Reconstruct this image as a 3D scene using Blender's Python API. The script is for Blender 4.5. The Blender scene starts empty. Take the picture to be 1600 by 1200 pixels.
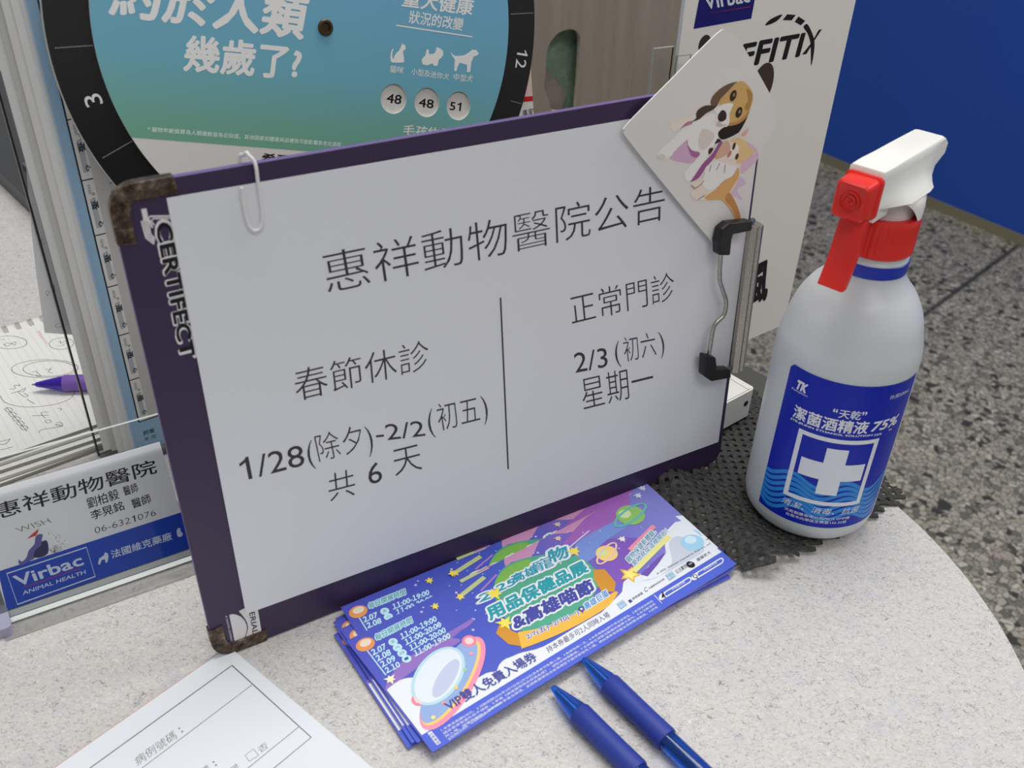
import bpy, bmesh, math, random
from mathutils import Vector, Matrix
from mathutils.geometry import tessellate_polygon

# ------------------------------------------------------------------ camera
F_PX, PITCH, ROLL, CAM_H = 1491.97, 0.60152, 0.03559, 0.3772
C_ = bpy.context.scene.collection
scn = bpy.context.scene
cF = Vector((0, math.cos(PITCH), -math.sin(PITCH)))
cU0 = Vector((0, math.sin(PITCH), math.cos(PITCH)))
cX0 = Vector((1, 0, 0))
cX = cX0 * math.cos(ROLL) + cU0 * math.sin(ROLL)
cU = -cX0 * math.sin(ROLL) + cU0 * math.cos(ROLL)
CAM = Vector((0, 0, CAM_H))
cam_d = bpy.data.cameras.new('camera')
cam_d.sensor_width = 36.0
cam_d.lens = F_PX / 1600 * 36.0
cam_d.clip_start = 0.01
cam_d.dof.use_dof = True
cam_d.dof.focus_distance = 0.56
cam_d.dof.aperture_fstop = 15.0
cam = bpy.data.objects.new('camera', cam_d)
C_.objects.link(cam)
M = Matrix((cX, cU, -cF)).transposed().to_4x4()
M.translation = CAM
cam.matrix_world = M
scn.camera = cam

# ------------------------------------------------------------------ world, lights, exposure
w = bpy.data.worlds.new('World')
scn.world = w
w.use_nodes = True
w.node_tree.nodes['Background'].inputs[0].default_value = (0.92, 0.96, 1.0, 1)
w.node_tree.nodes['Background'].inputs[1].default_value = 0.34
scn.view_settings.view_transform = 'Standard'
scn.view_settings.look = 'None'
scn.view_settings.gamma = 1.0
scn.view_settings.use_curve_mapping = False
scn.view_settings.exposure = 0.0


def ceiling_panel(loc, sx, sy, power, rz, col=(1, 0.985, 0.96)):
    l = bpy.data.lights.new('ceiling_light', 'AREA')
    l.shape = 'RECTANGLE'
    l.size, l.size_y = sx, sy
    l.energy = power
    l.color = col
    o = bpy.data.objects.new('ceiling_light', l)
    o.location = loc
    o.rotation_euler = (0, 0, rz)
    C_.objects.link(o)


ceiling_panel((0.12, 0.72, 1.75), 1.2, 0.6, 21, 0.5)
ceiling_panel((0.5, -0.9, 1.75), 1.2, 0.6, 13, 0.5)
ceiling_panel((1.9, 1.2, 1.75), 1.2, 0.6, 14, 0.5)


# ------------------------------------------------------------------ helpers
def ray(p):
    return cF + cX * ((p[0] - 800) / F_PX) - cU * ((p[1] - 600) / F_PX)


def ground(p, z=0.0):
    d = ray(p)
    return CAM + d * ((z - CAM_H) / d.z)


class Plane:
    """origin, right, up; local x = right, y = up, z = out towards the viewer"""

    def __init__(s, O, yaw=None, tilt=0.0, U=None, V=None):
        s.O = Vector(O)
        if U is None:
            U = Vector((math.cos(yaw), math.sin(yaw), 0))
            N = Vector((-math.sin(yaw), math.cos(yaw), 0))
            V = Vector((0, 0, 1)) * math.cos(tilt) + N * math.sin(tilt)
        s.U, s.V = Vector(U).normalized(), Vector(V).normalized()
        s.N = s.U.cross(s.V)

    def hit(s, p, wv=0.0):
        d = ray(p)
        O = s.O + s.N * wv
        P = CAM + d * ((O - CAM).dot(s.N) / d.dot(s.N)) - s.O
        return (P.dot(s.U), P.dot(s.V))

    def hits(s, ps, wv=0.0):
        return [s.hit(p, wv) for p in ps]

    def matrix(s):
        m = Matrix((s.U, s.V, s.N)).transposed().to_4x4()
        m.translation = s.O
        return m

    def world(s, u, v, wv=0.0):
        return s.O + s.U * u + s.V * v + s.N * wv

    def rot(s, a):
        return Plane(s.O, U=s.U * math.cos(a) + s.V * math.sin(a), V=s.V * math.cos(a) - s.U * math.sin(a))


def lin(c):
    r = []
    for v in c:
        v = v / 255.0
        r.append(v / 12.92 if v <= 0.04045 else ((v + 0.055) / 1.055) ** 2.4)
    return tuple(r) + (1.0,)


_mats = {}


def mat(name, rgb, rough=0.5, metal=0.0, spec=0.5, **kw):
    if name in _mats:
        return _mats[name]
    m = bpy.data.materials.new(name)
    m.use_nodes = True
    b = m.node_tree.nodes['Principled BSDF']
    b.inputs['Base Color'].default_value = lin(rgb)
    b.inputs['Roughness'].default_value = rough
    b.inputs['Metallic'].default_value = metal
    b.inputs['Specular IOR Level'].default_value = spec
    for k, v in kw.items():
        b.inputs[k.replace('_', ' ')].default_value = v
    _mats[name] = m
    return m


def ink(rgb, rough=0.55):
    n = 'ink_%02x%02x%02x' % tuple(int(c) for c in rgb)
    return mat(n, rgb, rough, spec=0.3)


class NT:
    """small node-tree writer"""

    def __init__(s, m):
        s.t = m.node_tree
        s.b = s.t.nodes['Principled BSDF']

    def n(s, kind, **props):
        nd = s.t.nodes.new(kind)
        for k, v in props.items():
            setattr(nd, k, v)
        return nd

    def l(s, a, b):
        s.t.links.new(a, b)

    def val(s, nd, i, v):
        nd.inputs[i].default_value = v

    def ramp(s, src, stops, interp='LINEAR'):
        r = s.n('ShaderNodeValToRGB')
        r.color_ramp.interpolation = interp
        e = r.color_ramp.elements
        while len(e) < len(stops):
            e.new(0.5)
        for el, (p, c) in zip(e, stops):
            el.position = p
            el.color = c if len(c) == 4 else tuple(c) + (1,)
        s.l(src, r.inputs[0])
        return r.outputs[0]

    def mix(s, fac, a, b, mode='MIX'):
        x = s.n('ShaderNodeMix', data_type='RGBA', blend_type=mode)
        for sock, v in ((x.inputs[0], fac), (x.inputs[6], a), (x.inputs[7], b)):
            if hasattr(v, 'links'):
                s.l(v, sock)
            else:
                sock.default_value = v
        return x.outputs[2]

    def math(s, op, a, b=None, c=None):
        x = s.n('ShaderNodeMath', operation=op)
        for i, v in enumerate((a, b, c)):
            if v is None:
                continue
            if hasattr(v, 'links'):
                s.l(v, x.inputs[i])
            else:
                x.inputs[i].default_value = v
        return x.outputs[0]

    def coords(s, kind='Object'):
        return s.n('ShaderNodeTexCoord').outputs[kind]

    def mapping(s, src, loc=(0, 0, 0), rot=(0, 0, 0), scale=(1, 1, 1)):
        mp = s.n('ShaderNodeMapping')
        mp.inputs[1].default_value = loc
        mp.inputs[2].default_value = rot
        mp.inputs[3].default_value = scale
        s.l(src, mp.inputs[0])
        return mp.outputs[0]

    def noise(s, co, scale, detail=2, rough=0.5, dist=0.0):
        x = s.n('ShaderNodeTexNoise')
        s.l(co, x.inputs['Vector'])
        x.inputs['Scale'].default_value = scale
        x.inputs['Detail'].default_value = detail
        x.inputs['Roughness'].default_value = rough
        x.inputs['Distortion'].default_value = dist
        return x.outputs[0]

    def bump(s, h, strength=0.3, dist=0.001):
        x = s.n('ShaderNodeBump')
        x.inputs['Strength'].default_value = strength
        x.inputs['Distance'].default_value = dist
        s.l(h, x.inputs['Height'])
        s.l(x.outputs[0], s.b.inputs['Normal'])


_gcache, _acache, _tcache = {}, {}, {}
ONE = ([(0.26, 0.0), (0.36, 0.0), (0.36, 0.716), (0.295, 0.716), (0.235, 0.635), (0.10, 0.555), (0.10, 0.470), (0.19, 0.51), (0.26, 0.56)], [(0, 1, 2, 3), (0, 3, 4, 8), (4, 5, 6, 7), (4, 7, 8)])


def curve_geo(t, off):
    c = bpy.data.curves.new('t', 'FONT')
    c.body = t
    c.offset = off
    c.resolution_u = 3
    o = bpy.data.objects.new('t', c)
    C_.objects.link(o)
    bpy.context.view_layer.update()
    me = bpy.data.meshes.new_from_object(o.evaluated_get(bpy.context.evaluated_depsgraph_get()))
    vs = [(v.co.x, v.co.y) for v in me.vertices]
    fs = [tuple(p.vertices) for p in me.polygons]
    bpy.data.objects.remove(o)
    bpy.data.curves.remove(c)
    bpy.data.meshes.remove(me)
    return vs, fs


def glyph(ch, off):
    """outline faces and advance of one character"""
    k = (ch, off)
    if k not in _gcache:
        if ch == '1':
            _gcache[k] = (ONE[0], ONE[1], 0.52)
        elif ch == ' ':
            _gcache[k] = ([], [], 0.3)
        else:
            vs, fs = curve_geo(ch, off)
            if ord(ch) > 0x2e00:
                adv = 1.0
                if 0xff10 <= ord(ch) <= 0xff1a:
                    x0, x1 = min(v[0] for v in vs), max(v[0] for v in vs)
                    vs = [((x - x0) * 0.92 + 0.05, y) for x, y in vs]
                    adv = (x1 - x0) * 0.92 + 0.10
            else:
                if ch not in _acache:
                    w2 = max(v[0] for v in curve_geo('HH', 0.0)[0])
                    _acache[ch] = max(v[0] for v in curve_geo('H' + ch + 'H', 0.0)[0]) - w2
                adv = _acache[ch]
            _gcache[k] = (vs, fs, adv)
    return _gcache[k]


def text_geo(s, bold=0.0):
    """glyphs of a line scaled to a unit box; bold > 0 thickens by overlaid shifted copies, bold < 0 thins"""
    k = (s, bold)
    if k not in _tcache:
        vs, fs, x = [], [], 0.0
        for ch in s:
            g, f, adv = glyph(ch, min(0.0, bold))
            b = len(vs)
            vs += [(p[0] + x, p[1]) for p in g]
            fs += [tuple(b + q for q in t) for t in f]
            x += adv
        shifts = [(0.0, 0.0)]
        if bold > 0:
            for rr in ([bold] if bold < 0.04 else [bold * 0.5, bold]):
                nn = 8 if bold < 0.04 else 12
                shifts += [(rr * math.cos(2 * math.pi * i / nn), rr * math.sin(2 * math.pi * i / nn)) for i in range(nn)]
        V, Fc = [], []
        for n_, (dx, dy) in enumerate(shifts):
            b = len(V)
            V += [(p[0] + dx, p[1] + dy, n_ * 4e-7) for p in vs]
            Fc += [tuple(b + q for q in t) for t in fs]
        x0, x1 = min(v[0] for v in vs), max(v[0] for v in vs)
        y0, y1 = min(v[1] for v in vs), max(v[1] for v in vs)
        _tcache[k] = ([((x - x0) / (x1 - x0), (y - y0) / max(1e-6, y1 - y0), z) for x, y, z in V], Fc)
    return _tcache[k]


class MB:
    def __init__(s):
        s.v, s.f, s.m, s.mats, s.k = [], [], [], [], 0.0

    def mi(s, m):
        if m not in s.mats:
            s.mats.append(m)
        return s.mats.index(m)

    def add(s, vs, fs, m):
        b = len(s.v)
        i = s.mi(m)
        s.v += [tuple(v) for v in vs]
        for f in fs:
            s.f.append(tuple(b + k for k in f))
            s.m.append(i)

    # flat pieces at height w
    def poly(s, pts, m, w=0.0):
        tri = tessellate_polygon([[Vector((p[0], p[1], 0)) for p in pts]])
        s.k += 3e-7
        vs = [(p[0], p[1], w + s.k) for p in pts]
        out = []
        for t in tri:
            a, b, c = (pts[i] for i in t)
            if (b[0] - a[0]) * (c[1] - a[1]) - (b[1] - a[1]) * (c[0] - a[0]) < 0:
                t = (t[0], t[2], t[1])
            out.append(tuple(t))
        s.add(vs, out, m)

    def ellipse(s, c, rx, ry, m, w=0.0, a=0.0, n=28):
        ca, sa = math.cos(a), math.sin(a)
        pts = []
        for k in range(n):
            t = 2 * math.pi * k / n
            x, y = rx * math.cos(t), ry * math.sin(t)
            pts.append((c[0] + ca * x - sa * y, c[1] + sa * x + ca * y))
        s.poly(pts, m, w)

    def stroke(s, pts, wd, m, w=0.0, closed=False):
        n = len(pts)
        s.k += 3e-7
        w += s.k
        vs = []
        for i in range(n):
            a = pts[i - 1] if (i > 0 or closed) else pts[i]
            b = pts[(i + 1) % n] if (i < n - 1 or closed) else pts[i]
            dx, dy = b[0] - a[0], b[1] - a[1]
            L = math.hypot(dx, dy) or 1
            nx, ny = -dy / L * wd / 2, dx / L * wd / 2
            vs += [(pts[i][0] + nx, pts[i][1] + ny, w), (pts[i][0] - nx, pts[i][1] - ny, w)]
        fs = []
        for i in range(n if closed else n - 1):
            j = (i + 1) % n
            fs.append((2 * i + 1, 2 * j + 1, 2 * j, 2 * i))
        s.add(vs, fs, m)

    def text(s, t, BL, BR, TL, m, w=0.0, bold=0.0):
        g, fs = text_geo(t, bold)
        ux, uy = BR[0] - BL[0], BR[1] - BL[1]
        vx, vy = TL[0] - BL[0], TL[1] - BL[1]
        s.k += 3e-7
        s.add([(BL[0] + ux * x + vx * y, BL[1] + uy * x + vy * y, w + s.k + z) for x, y, z in g], fs, m)

    # solids
    def prism(s, pts, z0, z1, m, m_side=None):
        n = len(pts)
        ar = sum(pts[i][0] * pts[(i + 1) % n][1] - pts[(i + 1) % n][0] * pts[i][1] for i in range(n))
        if ar < 0:
            pts = pts[::-1]
        tri = tessellate_polygon([[Vector((p[0], p[1], 0)) for p in pts]])
        t2 = []
        for t in tri:
            a, b, c = (pts[i] for i in t)
            if (b[0] - a[0]) * (c[1] - a[1]) - (b[1] - a[1]) * (c[0] - a[0]) < 0:
                t = (t[0], t[2], t[1])
            t2.append(tuple(t))
        s.add([(p[0], p[1], z1) for p in pts], t2, m)
        s.add([(p[0], p[1], z0) for p in pts], [t[::-1] for t in t2], m)
        s.add([(p[0], p[1], z) for p in pts for z in (z0, z1)],
              [(2 * i, 2 * ((i + 1) % n), 2 * ((i + 1) % n) + 1, 2 * i + 1) for i in range(n)], m_side or m)

    def box(s, x0, x1, y0, y1, z0, z1, m):
        vs = [(x, y, z) for z in (z0, z1) for y in (y0, y1) for x in (x0, x1)]
        s.add(vs, [(0, 2, 3, 1), (4, 5, 7, 6), (0, 1, 5, 4), (2, 6, 7, 3), (0, 4, 6, 2), (1, 3, 7, 5)], m)

    def loft(s, rings, m, caps=True):
        n = len(rings[0])
        vs = [p for r in rings for p in r]
        fs = []
        for k in range(len(rings) - 1):
            for i in range(n):
                j = (i + 1) % n
                fs.append((k * n + i, k * n + j, (k + 1) * n + j, (k + 1) * n + i))
        if caps:
            fs.append(tuple(range(n))[::-1])
            fs.append(tuple((len(rings) - 1) * n + i for i in range(n)))
        s.add(vs, fs, m)

    def lathe(s, prof, m, n=64, caps=True):
        s.loft([[(r * math.cos(2 * math.pi * i / n), r * math.sin(2 * math.pi * i / n), z) for i in range(n)] for r, z in prof], m, caps)

    def tube(s, path, r, m, n=12, rs=None):
        P = [Vector(p) for p in path]
        rings = []
        ref = None
        for i, p in enumerate(P):
            t = (P[min(i + 1, len(P) - 1)] - P[max(i - 1, 0)]).normalized()
            if ref is None:
                ref = t.orthogonal().normalized()
            ref = (ref - t * ref.dot(t)).normalized()
            b = t.cross(ref)
            rr = rs[i] if rs else r
            rings.append([p + ref * rr * math.cos(2 * math.pi * k / n) + b * rr * math.sin(2 * math.pi * k / n) for k in range(n)])
        s.loft(rings, m)

    def mesh(s, name):
        me = bpy.data.meshes.new(name)
        me.from_pydata(s.v, [], s.f)
        for m in s.mats:
            me.materials.append(m)
        me.polygons.foreach_set('material_index', s.m)
        me.update()
        return me

    def build(s, name, parent=None, smooth=False, bevel=0.0, seg=2, fix=False):
        me = s.mesh(name)
        if smooth or fix or bevel:
            bm = bmesh.new()
            bm.from_mesh(me)
            if bevel or fix:
                bmesh.ops.remove_doubles(bm, verts=bm.verts, dist=1e-6)
                bmesh.ops.recalc_face_normals(bm, faces=bm.faces)
            bm.to_mesh(me)
            bm.free()
        if smooth:
            me.polygons.foreach_set('use_smooth', [True] * len(me.polygons))
            me.set_sharp_from_angle(angle=math.radians(38))
        o = bpy.data.objects.new(name, me)
        C_.objects.link(o)
        o.parent = parent
        if bevel:
            md = o.modifiers.new('bevel', 'BEVEL')
            md.width = bevel
            md.segments = seg
            md.limit_method = 'ANGLE'
            md.angle_limit = math.radians(40)
        return o


def spline(pts, n=8, closed=False):
    """Catmull-Rom through points of any dimension"""
    P = [Vector(p) for p in pts]
    N = len(P)
    out = []
    for i in range(N if closed else N - 1):
        g = (lambda k: P[k % N]) if closed else (lambda k: P[max(0, min(N - 1, k))])
        a, b, c, d = g(i - 1), g(i), g(i + 1), g(i + 2)
        for k in range(n):
            t = k / n
            out.append(0.5 * ((2 * b) + (c - a) * t + (2 * a - 5 * b + 4 * c - d) * t * t + (3 * b - a - 3 * c + d) * t ** 3))
    if not closed:
        out.append(P[-1])
    return [tuple(p) for p in out]


def rrect(x0, x1, y0, y1, r, n=6):
    pts = []
    for cx, cy, a0 in ((x1 - r, y1 - r, 0), (x0 + r, y1 - r, 90), (x0 + r, y0 + r, 180), (x1 - r, y0 + r, 270)):
        for k in range(n + 1):
            a = math.radians(a0 + 90 * k / n)
            pts.append((cx + r * math.cos(a), cy + r * math.sin(a)))
    return pts


def star(c, r, n=8, k=0.38, a0=0.0, rmul=None):
    pts = []
    for i in range(2 * n):
        rr = r if i % 2 == 0 else r * k
        if rmul and i % 2 == 0:
            rr *= rmul[(i // 2) % len(rmul)]
        a = a0 + math.pi * i / n
        pts.append((c[0] + rr * math.cos(a), c[1] + rr * math.sin(a)))
    return pts


def thing(name, label, cat, plane=None, loc=(0, 0, 0), rz=0.0, group=None):
    o = bpy.data.objects.new(name, None)
    o.empty_display_size = 0.02
    C_.objects.link(o)
    if plane:
        o.matrix_world = plane.matrix()
    else:
        o.matrix_world = Matrix.Translation(loc) @ Matrix.Rotation(rz, 4, 'Z')
    return tag(o, label, cat, group)


def tag(o, label, cat, group=None, kind=None):
    o['label'] = label
    o['category'] = cat
    if group:
        o['group'] = group
    if kind:
        o['kind'] = kind
    return o


def struct(o):
    o['kind'] = 'structure'
    return o


# ------------------------------------------------------------------ materials
def laminate():
    m = mat('speckled_laminate', (205, 201, 196), 0.42)
    t = NT(m)
    co = t.coords()
    base = t.ramp(t.noise(co, 60, 5, 0.65), [(0.32, lin((196, 193, 196))), (0.5, lin((205, 201, 196))), (0.7, lin((198, 197, 199)))])
    fleck = t.ramp(t.noise(t.mapping(co, rot=(0, 0, 0.45), scale=(1, 1.8, 1)), 420, 4, 0.7, 0.8), [(0.33, (0.84, 0.84, 0.84)), (0.47, (0.98, 0.98, 0.98)), (0.56, (1.0, 1.0, 1.0)), (0.68, (1.07, 1.07, 1.06))])
    base = t.mix(0.9, base, fleck, 'MULTIPLY')
    for sc, seed, wd, strength, col in ((330, 0.0, 0.022, 0.7, (124, 119, 117)), (230, 3.7, 0.013, 0.85, (112, 107, 105)), (430, 9.1, 0.028, 0.5, (134, 129, 126)), (300, 5.3, 0.026, 0.6, (230, 228, 224)), (150, 7.7, 0.007, 0.8, (106, 102, 102))):
        mp = t.mapping(co, loc=(seed, seed, seed), rot=(0, 0, 0.45 + 0.25 * math.sin(seed * 5)), scale=(1.0, 1.45, 1.0))
        line = t.noise(mp, sc, 1.5, 0.5, 0.5)
        d = t.math('ABSOLUTE', t.math('SUBTRACT', line, 0.5))
        ln = t.ramp(d, [(0.0, (1, 1, 1)), (wd * 0.5, (0.8, 0.8, 0.8)), (wd, (0, 0, 0))])
        mask = t.ramp(t.noise(t.mapping(mp, loc=(1.3, 2.1, 0)), sc * 0.9, 2), [(0.53, (0, 0, 0)), (0.58, (1, 1, 1))])
        fac = t.math('MULTIPLY', t.math('MULTIPLY', ln, mask), strength)
        base = t.mix(fac, base, lin(col))
    t.l(base, t.b.inputs['Base Color'])
    t.bump(t.noise(co, 600, 2), 0.08, 0.0004)
    return m


def terrazzo():
    m = mat('pebble_terrazzo', (120, 115, 100), 0.5)
    t = NT(m)
    co = t.coords()
    wob = t.n('ShaderNodeTexNoise')
    t.l(co, wob.inputs['Vector'])
    wob.inputs['Scale'].default_value = 60
    cmix = t.mix(0.010, co, wob.outputs['Color'], 'LINEAR_LIGHT')
    v = t.n('ShaderNodeTexVoronoi', feature='F1')
    t.l(cmix, v.inputs['Vector'])
    v.inputs['Scale'].default_value = 78
    e = t.n('ShaderNodeTexVoronoi', feature='DISTANCE_TO_EDGE')
    t.l(cmix, e.inputs['Vector'])
    e.inputs['Scale'].default_value = 78
    sep = t.n('ShaderNodeSeparateColor')
    t.l(v.outputs['Color'], sep.inputs[0])
    peb = t.ramp(sep.outputs[0], [(0.0, lin((112, 109, 97))), (0.2, lin((160, 154, 138))), (0.5, lin((186, 179, 160))), (0.75, lin((176, 165, 149))), (1.0, lin((208, 201, 182)))])
    gap = t.ramp(e.outputs['Distance'], [(0.0, (0, 0, 0)), (0.11, (1, 1, 1))])
    drop = t.ramp(sep.outputs[1], [(0.05, (0, 0, 0)), (0.12, (1, 1, 1))])
    k = t.math('MULTIPLY', gap, drop)
    col = t.mix(k, lin((66, 64, 56)), peb)
    sx = t.n('ShaderNodeSeparateXYZ')
    t.l(t.mapping(co, rot=(0, 0, -0.7992)), sx.inputs[0])
    g = t.math('ABSOLUTE', t.math('SUBTRACT', t.math('FRACT', t.math('ADD', t.math('DIVIDE', t.math('SUBTRACT', sx.outputs[1], 0.7204), 0.9), 0.5)), 0.5))
    gl = t.ramp(g, [(0.004, (1, 1, 1)), (0.010, (0, 0, 0))])
    col = t.mix(t.math('MULTIPLY', gl, 0.85), col, lin((44, 42, 38)))
    t.l(col, t.b.inputs['Base Color'])
    return m


LAM = laminate()
FLOOR = terrazzo()
WHITE = mat('white_paper', (226, 226, 229), 0.75, spec=0.2)
CARDW = mat('white_gloss_card', (226, 222, 217), 0.35)
PURPLE = mat('purple_board_cover', (53, 37, 71), 0.42)
_t = NT(PURPLE)
_t.bump(_t.noise(_t.coords(), 900, 2), 0.15, 0.0003)
PURPLE_E = mat('purple_cut_edge', (104, 88, 138), 0.5)
BLACKP = mat('black_plastic', (14, 14, 15), 0.4)
STEEL = mat('dull_steel', (178, 172, 162), 0.34, 1.0)
_t = NT(STEEL)
_t.l(_t.ramp(_t.noise(_t.coords(), 1500, 3), [(0.3, lin((158, 152, 142))), (0.6, lin((192, 186, 176)))]), _t.b.inputs['Base Color'])
RUST = mat('worn_brown_metal', (70, 58, 48), 0.4, 0.5)
_t = NT(RUST)
_t.l(_t.ramp(_t.noise(_t.coords(), 260, 4, 0.7), [(0.35, lin((36, 29, 25))), (0.55, lin((92, 76, 62))), (0.7, lin((150, 130, 112)))]), _t.b.inputs['Base Color'])
WPLAST = mat('white_plastic', (240, 238, 230), 0.38)
RED = mat('red_plastic', (226, 40, 30), 0.34, Subsurface_Weight=0.15, Subsurface_Scale=0.004)
BLUEWALL = mat('blue_painted_panel', (28, 80, 182), 0.55)
RUBBER = mat('black_rubber', (47, 46, 45), 0.7)
_t = NT(RUBBER)
_t.l(_t.ramp(_t.noise(_t.coords(), 420, 3), [(0.35, lin((38, 37, 36))), (0.7, lin((66, 64, 60)))]), _t.b.inputs['Base Color'])


def clear(name, tint=(0.993, 0.996, 0.996), edge=0.02, rough=0.06):
    """clear acrylic: a see-through sheet with a surface sheen"""
    m = bpy.data.materials.new(name)
    m.use_nodes = True
    t = m.node_tree
    t.nodes.clear()
    out = t.nodes.new('ShaderNodeOutputMaterial')
    tr = t.nodes.new('ShaderNodeBsdfTransparent')
    tr.inputs[0].default_value = tint + (1,)
    gl = t.nodes.new('ShaderNodeBsdfGlossy')
    gl.inputs['Roughness'].default_value = rough
    lw = t.nodes.new('ShaderNodeFresnel')
    lw.inputs[0].default_value = 1.25
    ad = t.nodes.new('ShaderNodeMath')
    ad.operation = 'ADD'
    ad.inputs[1].default_value = edge * 0.2
    mx = t.nodes.new('ShaderNodeMixShader')
    t.links.new(lw.outputs[0], ad.inputs[0])
    t.links.new(ad.outputs[0], mx.inputs[0])
    t.links.new(tr.outputs[0], mx.inputs[1])
    t.links.new(gl.outputs[0], mx.inputs[2])
    t.links.new(mx.outputs[0], out.inputs[0])
    return m


ACRYL = clear('clear_acrylic')
ACRYL_GLINT = mat('acrylic_edge_glint', (236, 240, 238), 0.25)  # opaque near-white stands in for highlights along the clear edges
BLUECLEAR = mat('clear_blue_plastic', (46, 122, 250), 0.04, Transmission_Weight=0.88, IOR=1.46)
BLUEGRIP = mat('blue_rubber_grip', (38, 58, 150), 0.55)
VIOCLEAR = mat('clear_violet_plastic', (70, 30, 190), 0.08, Transmission_Weight=0.6, IOR=1.46)
VIOGRIP = mat('violet_rubber_grip', (118, 84, 170), 0.55)

# ------------------------------------------------------------------ setting
mb = MB()
mb.box(-3.5, 3.5, -2.0, 5.0, -0.84, -0.80, FLOOR)
struct(mb.build('floor'))

wa, wb = Vector((1.0218, 3.1068, 0)), Vector((1.4482, 2.5015, 0))
wd = (wb - wa).normalized()
wp = Plane(wa + Vector((0, 0, -0.8)), U=wd, V=(0, 0, 1))
o = MB()
o.box(-1.2, 2.6, 0.03, 2.4, -0.08, 0.0, BLUEWALL)
o = struct(o.build('wall_right'))
o.matrix_world = wp.matrix()
o = MB()
o.box(-1.2, 2.6, 0.0, 0.03, -0.08, 0.006, mat('dusty_skirting', (134, 129, 106), 0.7))
o = struct(o.build('baseboard_right'))
o.matrix_world = wp.matrix()

# ------------------------------------------------------------------ counter
cc, cr = (0.0124, 0.3257), 0.2466
arc = [(cc[0] + cr * math.cos(math.radians(a)), cc[1] + cr * math.sin(math.radians(a))) for a in range(-110, 51, 3)]
outline = arc + [(-0.20, 0.84), (-0.20, 1.75), (-1.3, 1.75), (-1.3, 0.06)]
root = thing('counter', 'pale speckled laminate counter with a rounded end, carrying the clipboard and bottle', 'counter', loc=(0, 0, -0.8))
mb = MB()
mb.prism(outline, 0.772, 0.80, LAM, mat('counter_edge_band', (226, 222, 208), 0.5))
mb.build('worktop', root, bevel=0.0012)
mb = MB()
cx_, cy_ = -0.35, 0.55
mb.prism([(cc[0] + (x - cc[0]) * 0.8 - 0.03, cc[1] + (y - cc[1]) * 0.8 + 0.02) for x, y in outline], 0.0, 0.772, mat('counter_body', (96, 94, 90), 0.6))
mb.build('cabinet_body', root)

# ------------------------------------------------------------------ clipboard
BYAW, BTILT = 0.5506, 0.0709
BO = Vector((-0.1197, 0.3157, 0.0))
BP = Plane(BO, BYAW, BTILT)
BT = 0.0034
board = thing('clipboard', 'purple clipboard standing upright on the counter, holding the white notice', 'clipboard', BP)
mb = MB()
mb.prism(rrect(-0.0225, 0.2955, 0.0006, 0.2378, 0.0105), -BT, 0.0, PURPLE, PURPLE_E)
mb.build('board', board, bevel=0.0006)


def corner_guard(cx, cy, sx, sy, la, lb):
    """folded metal corner: front lip and rim around a board corner"""
    g = MB()
    r, t = 0.0105, 0.0008
    outer = [(cx, cy + sy * lb), (cx, cy + sy * r)]
    for k in range(1, 8):
        a = math.pi / 2 * k / 8
        outer.append((cx + sx * (r - r * math.cos(a)), cy + sy * (r - r * math.sin(a))))
    outer += [(cx + sx * r, cy), (cx + sx * la, cy)]
    wdt = 0.0062
    inner = [(cx + sx * la, cy + sy * wdt), (cx + sx * (wdt + 0.004), cy + sy * wdt)]
    inner += [(cx + sx * (wdt + 0.001), cy + sy * (wdt + 0.001)), (cx + sx * wdt, cy + sy * (wdt + 0.004)), (cx + sx * wdt, cy + sy * lb)]
    g.prism([(x - sx * t * 0.8, y - sy * t * 0.8) for x, y in outer] + inner, -BT - t, t, RUST)
    return g.build('corner_guard', board, bevel=0.0012, seg=3)


corner_guard(-0.0225, 0.2378, 1, -1, 0.0245, 0.0225)
corner_guard(-0.0225, 0.0010, 1, 1, 0.0260, 0.0190)

H = BP.hit
inkW, inkK = ink((226, 222, 222)), ink((22, 20, 24))
inkK2 = ink((60, 58, 60))
# printed logo running down the left margin
mb = MB()
q = [H(p) for p in ((241, 348), (283, 562), (267, 343))]
L = 0.00005
mb.text('CERTIFECT', *q, inkW, L, bold=0.07)
dx = [tuple(a * 1.0 for a in z) for z in (H((243, 351)), H((283, 559)), H((266, 346)))]
mb.text('CERTIFECT', *dx, inkK, 2 * L, bold=0.028)
for pl_, wd_ in (([(224.5, 326), (228.5, 345)], 0.0019), ([(220.8, 345), (228, 371.5), (241, 381.5)], 0.00055),
                 ([(224, 343.5), (230.5, 370), (241.5, 378.5)], 0.00055), ([(227, 342), (232.8, 368), (242, 375.5)], 0.00055), ([(230, 341), (235.3, 366), (242.3, 372.5)], 0.00055),
                 ([(238, 356), (231.5, 341), (235, 338), (268, 337.5)], 0.0007), ([(241, 352), (236, 344.5), (240, 341.5), (268, 341)], 0.00055)):
    mb.stroke([H(p) for p in pl_], wd_, inkW, L)
mb.build('printed_logo', board)
# lower left label
mb = MB()
Z8 = lambda x, y: H((320 + x / 8, 880 + y / 8))
mb.poly([Z8(*p) for p in ((305, 645), (345, 636), (395, 642), (450, 668), (495, 712), (520, 765), (528, 815), (515, 880), (490, 945), (375, 990))], inkW, L)
mb.poly([Z8(*p) for p in ((425, 600), (500, 560), (660, 560), (710, 860), (500, 943), (522, 890), (541, 815), (532, 750), (500, 690), (465, 645))], inkW, L)
mb.text('MERIAL', Z8(540, 530), Z8(600, 890), Z8(608, 515), inkK, 2 * L, bold=0.01)
mb.text('A SANOFI COMPANY', Z8(255, 660), Z8(328, 1000), Z8(282, 653), inkW, L)
mb.build('maker_label', board)

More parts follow.
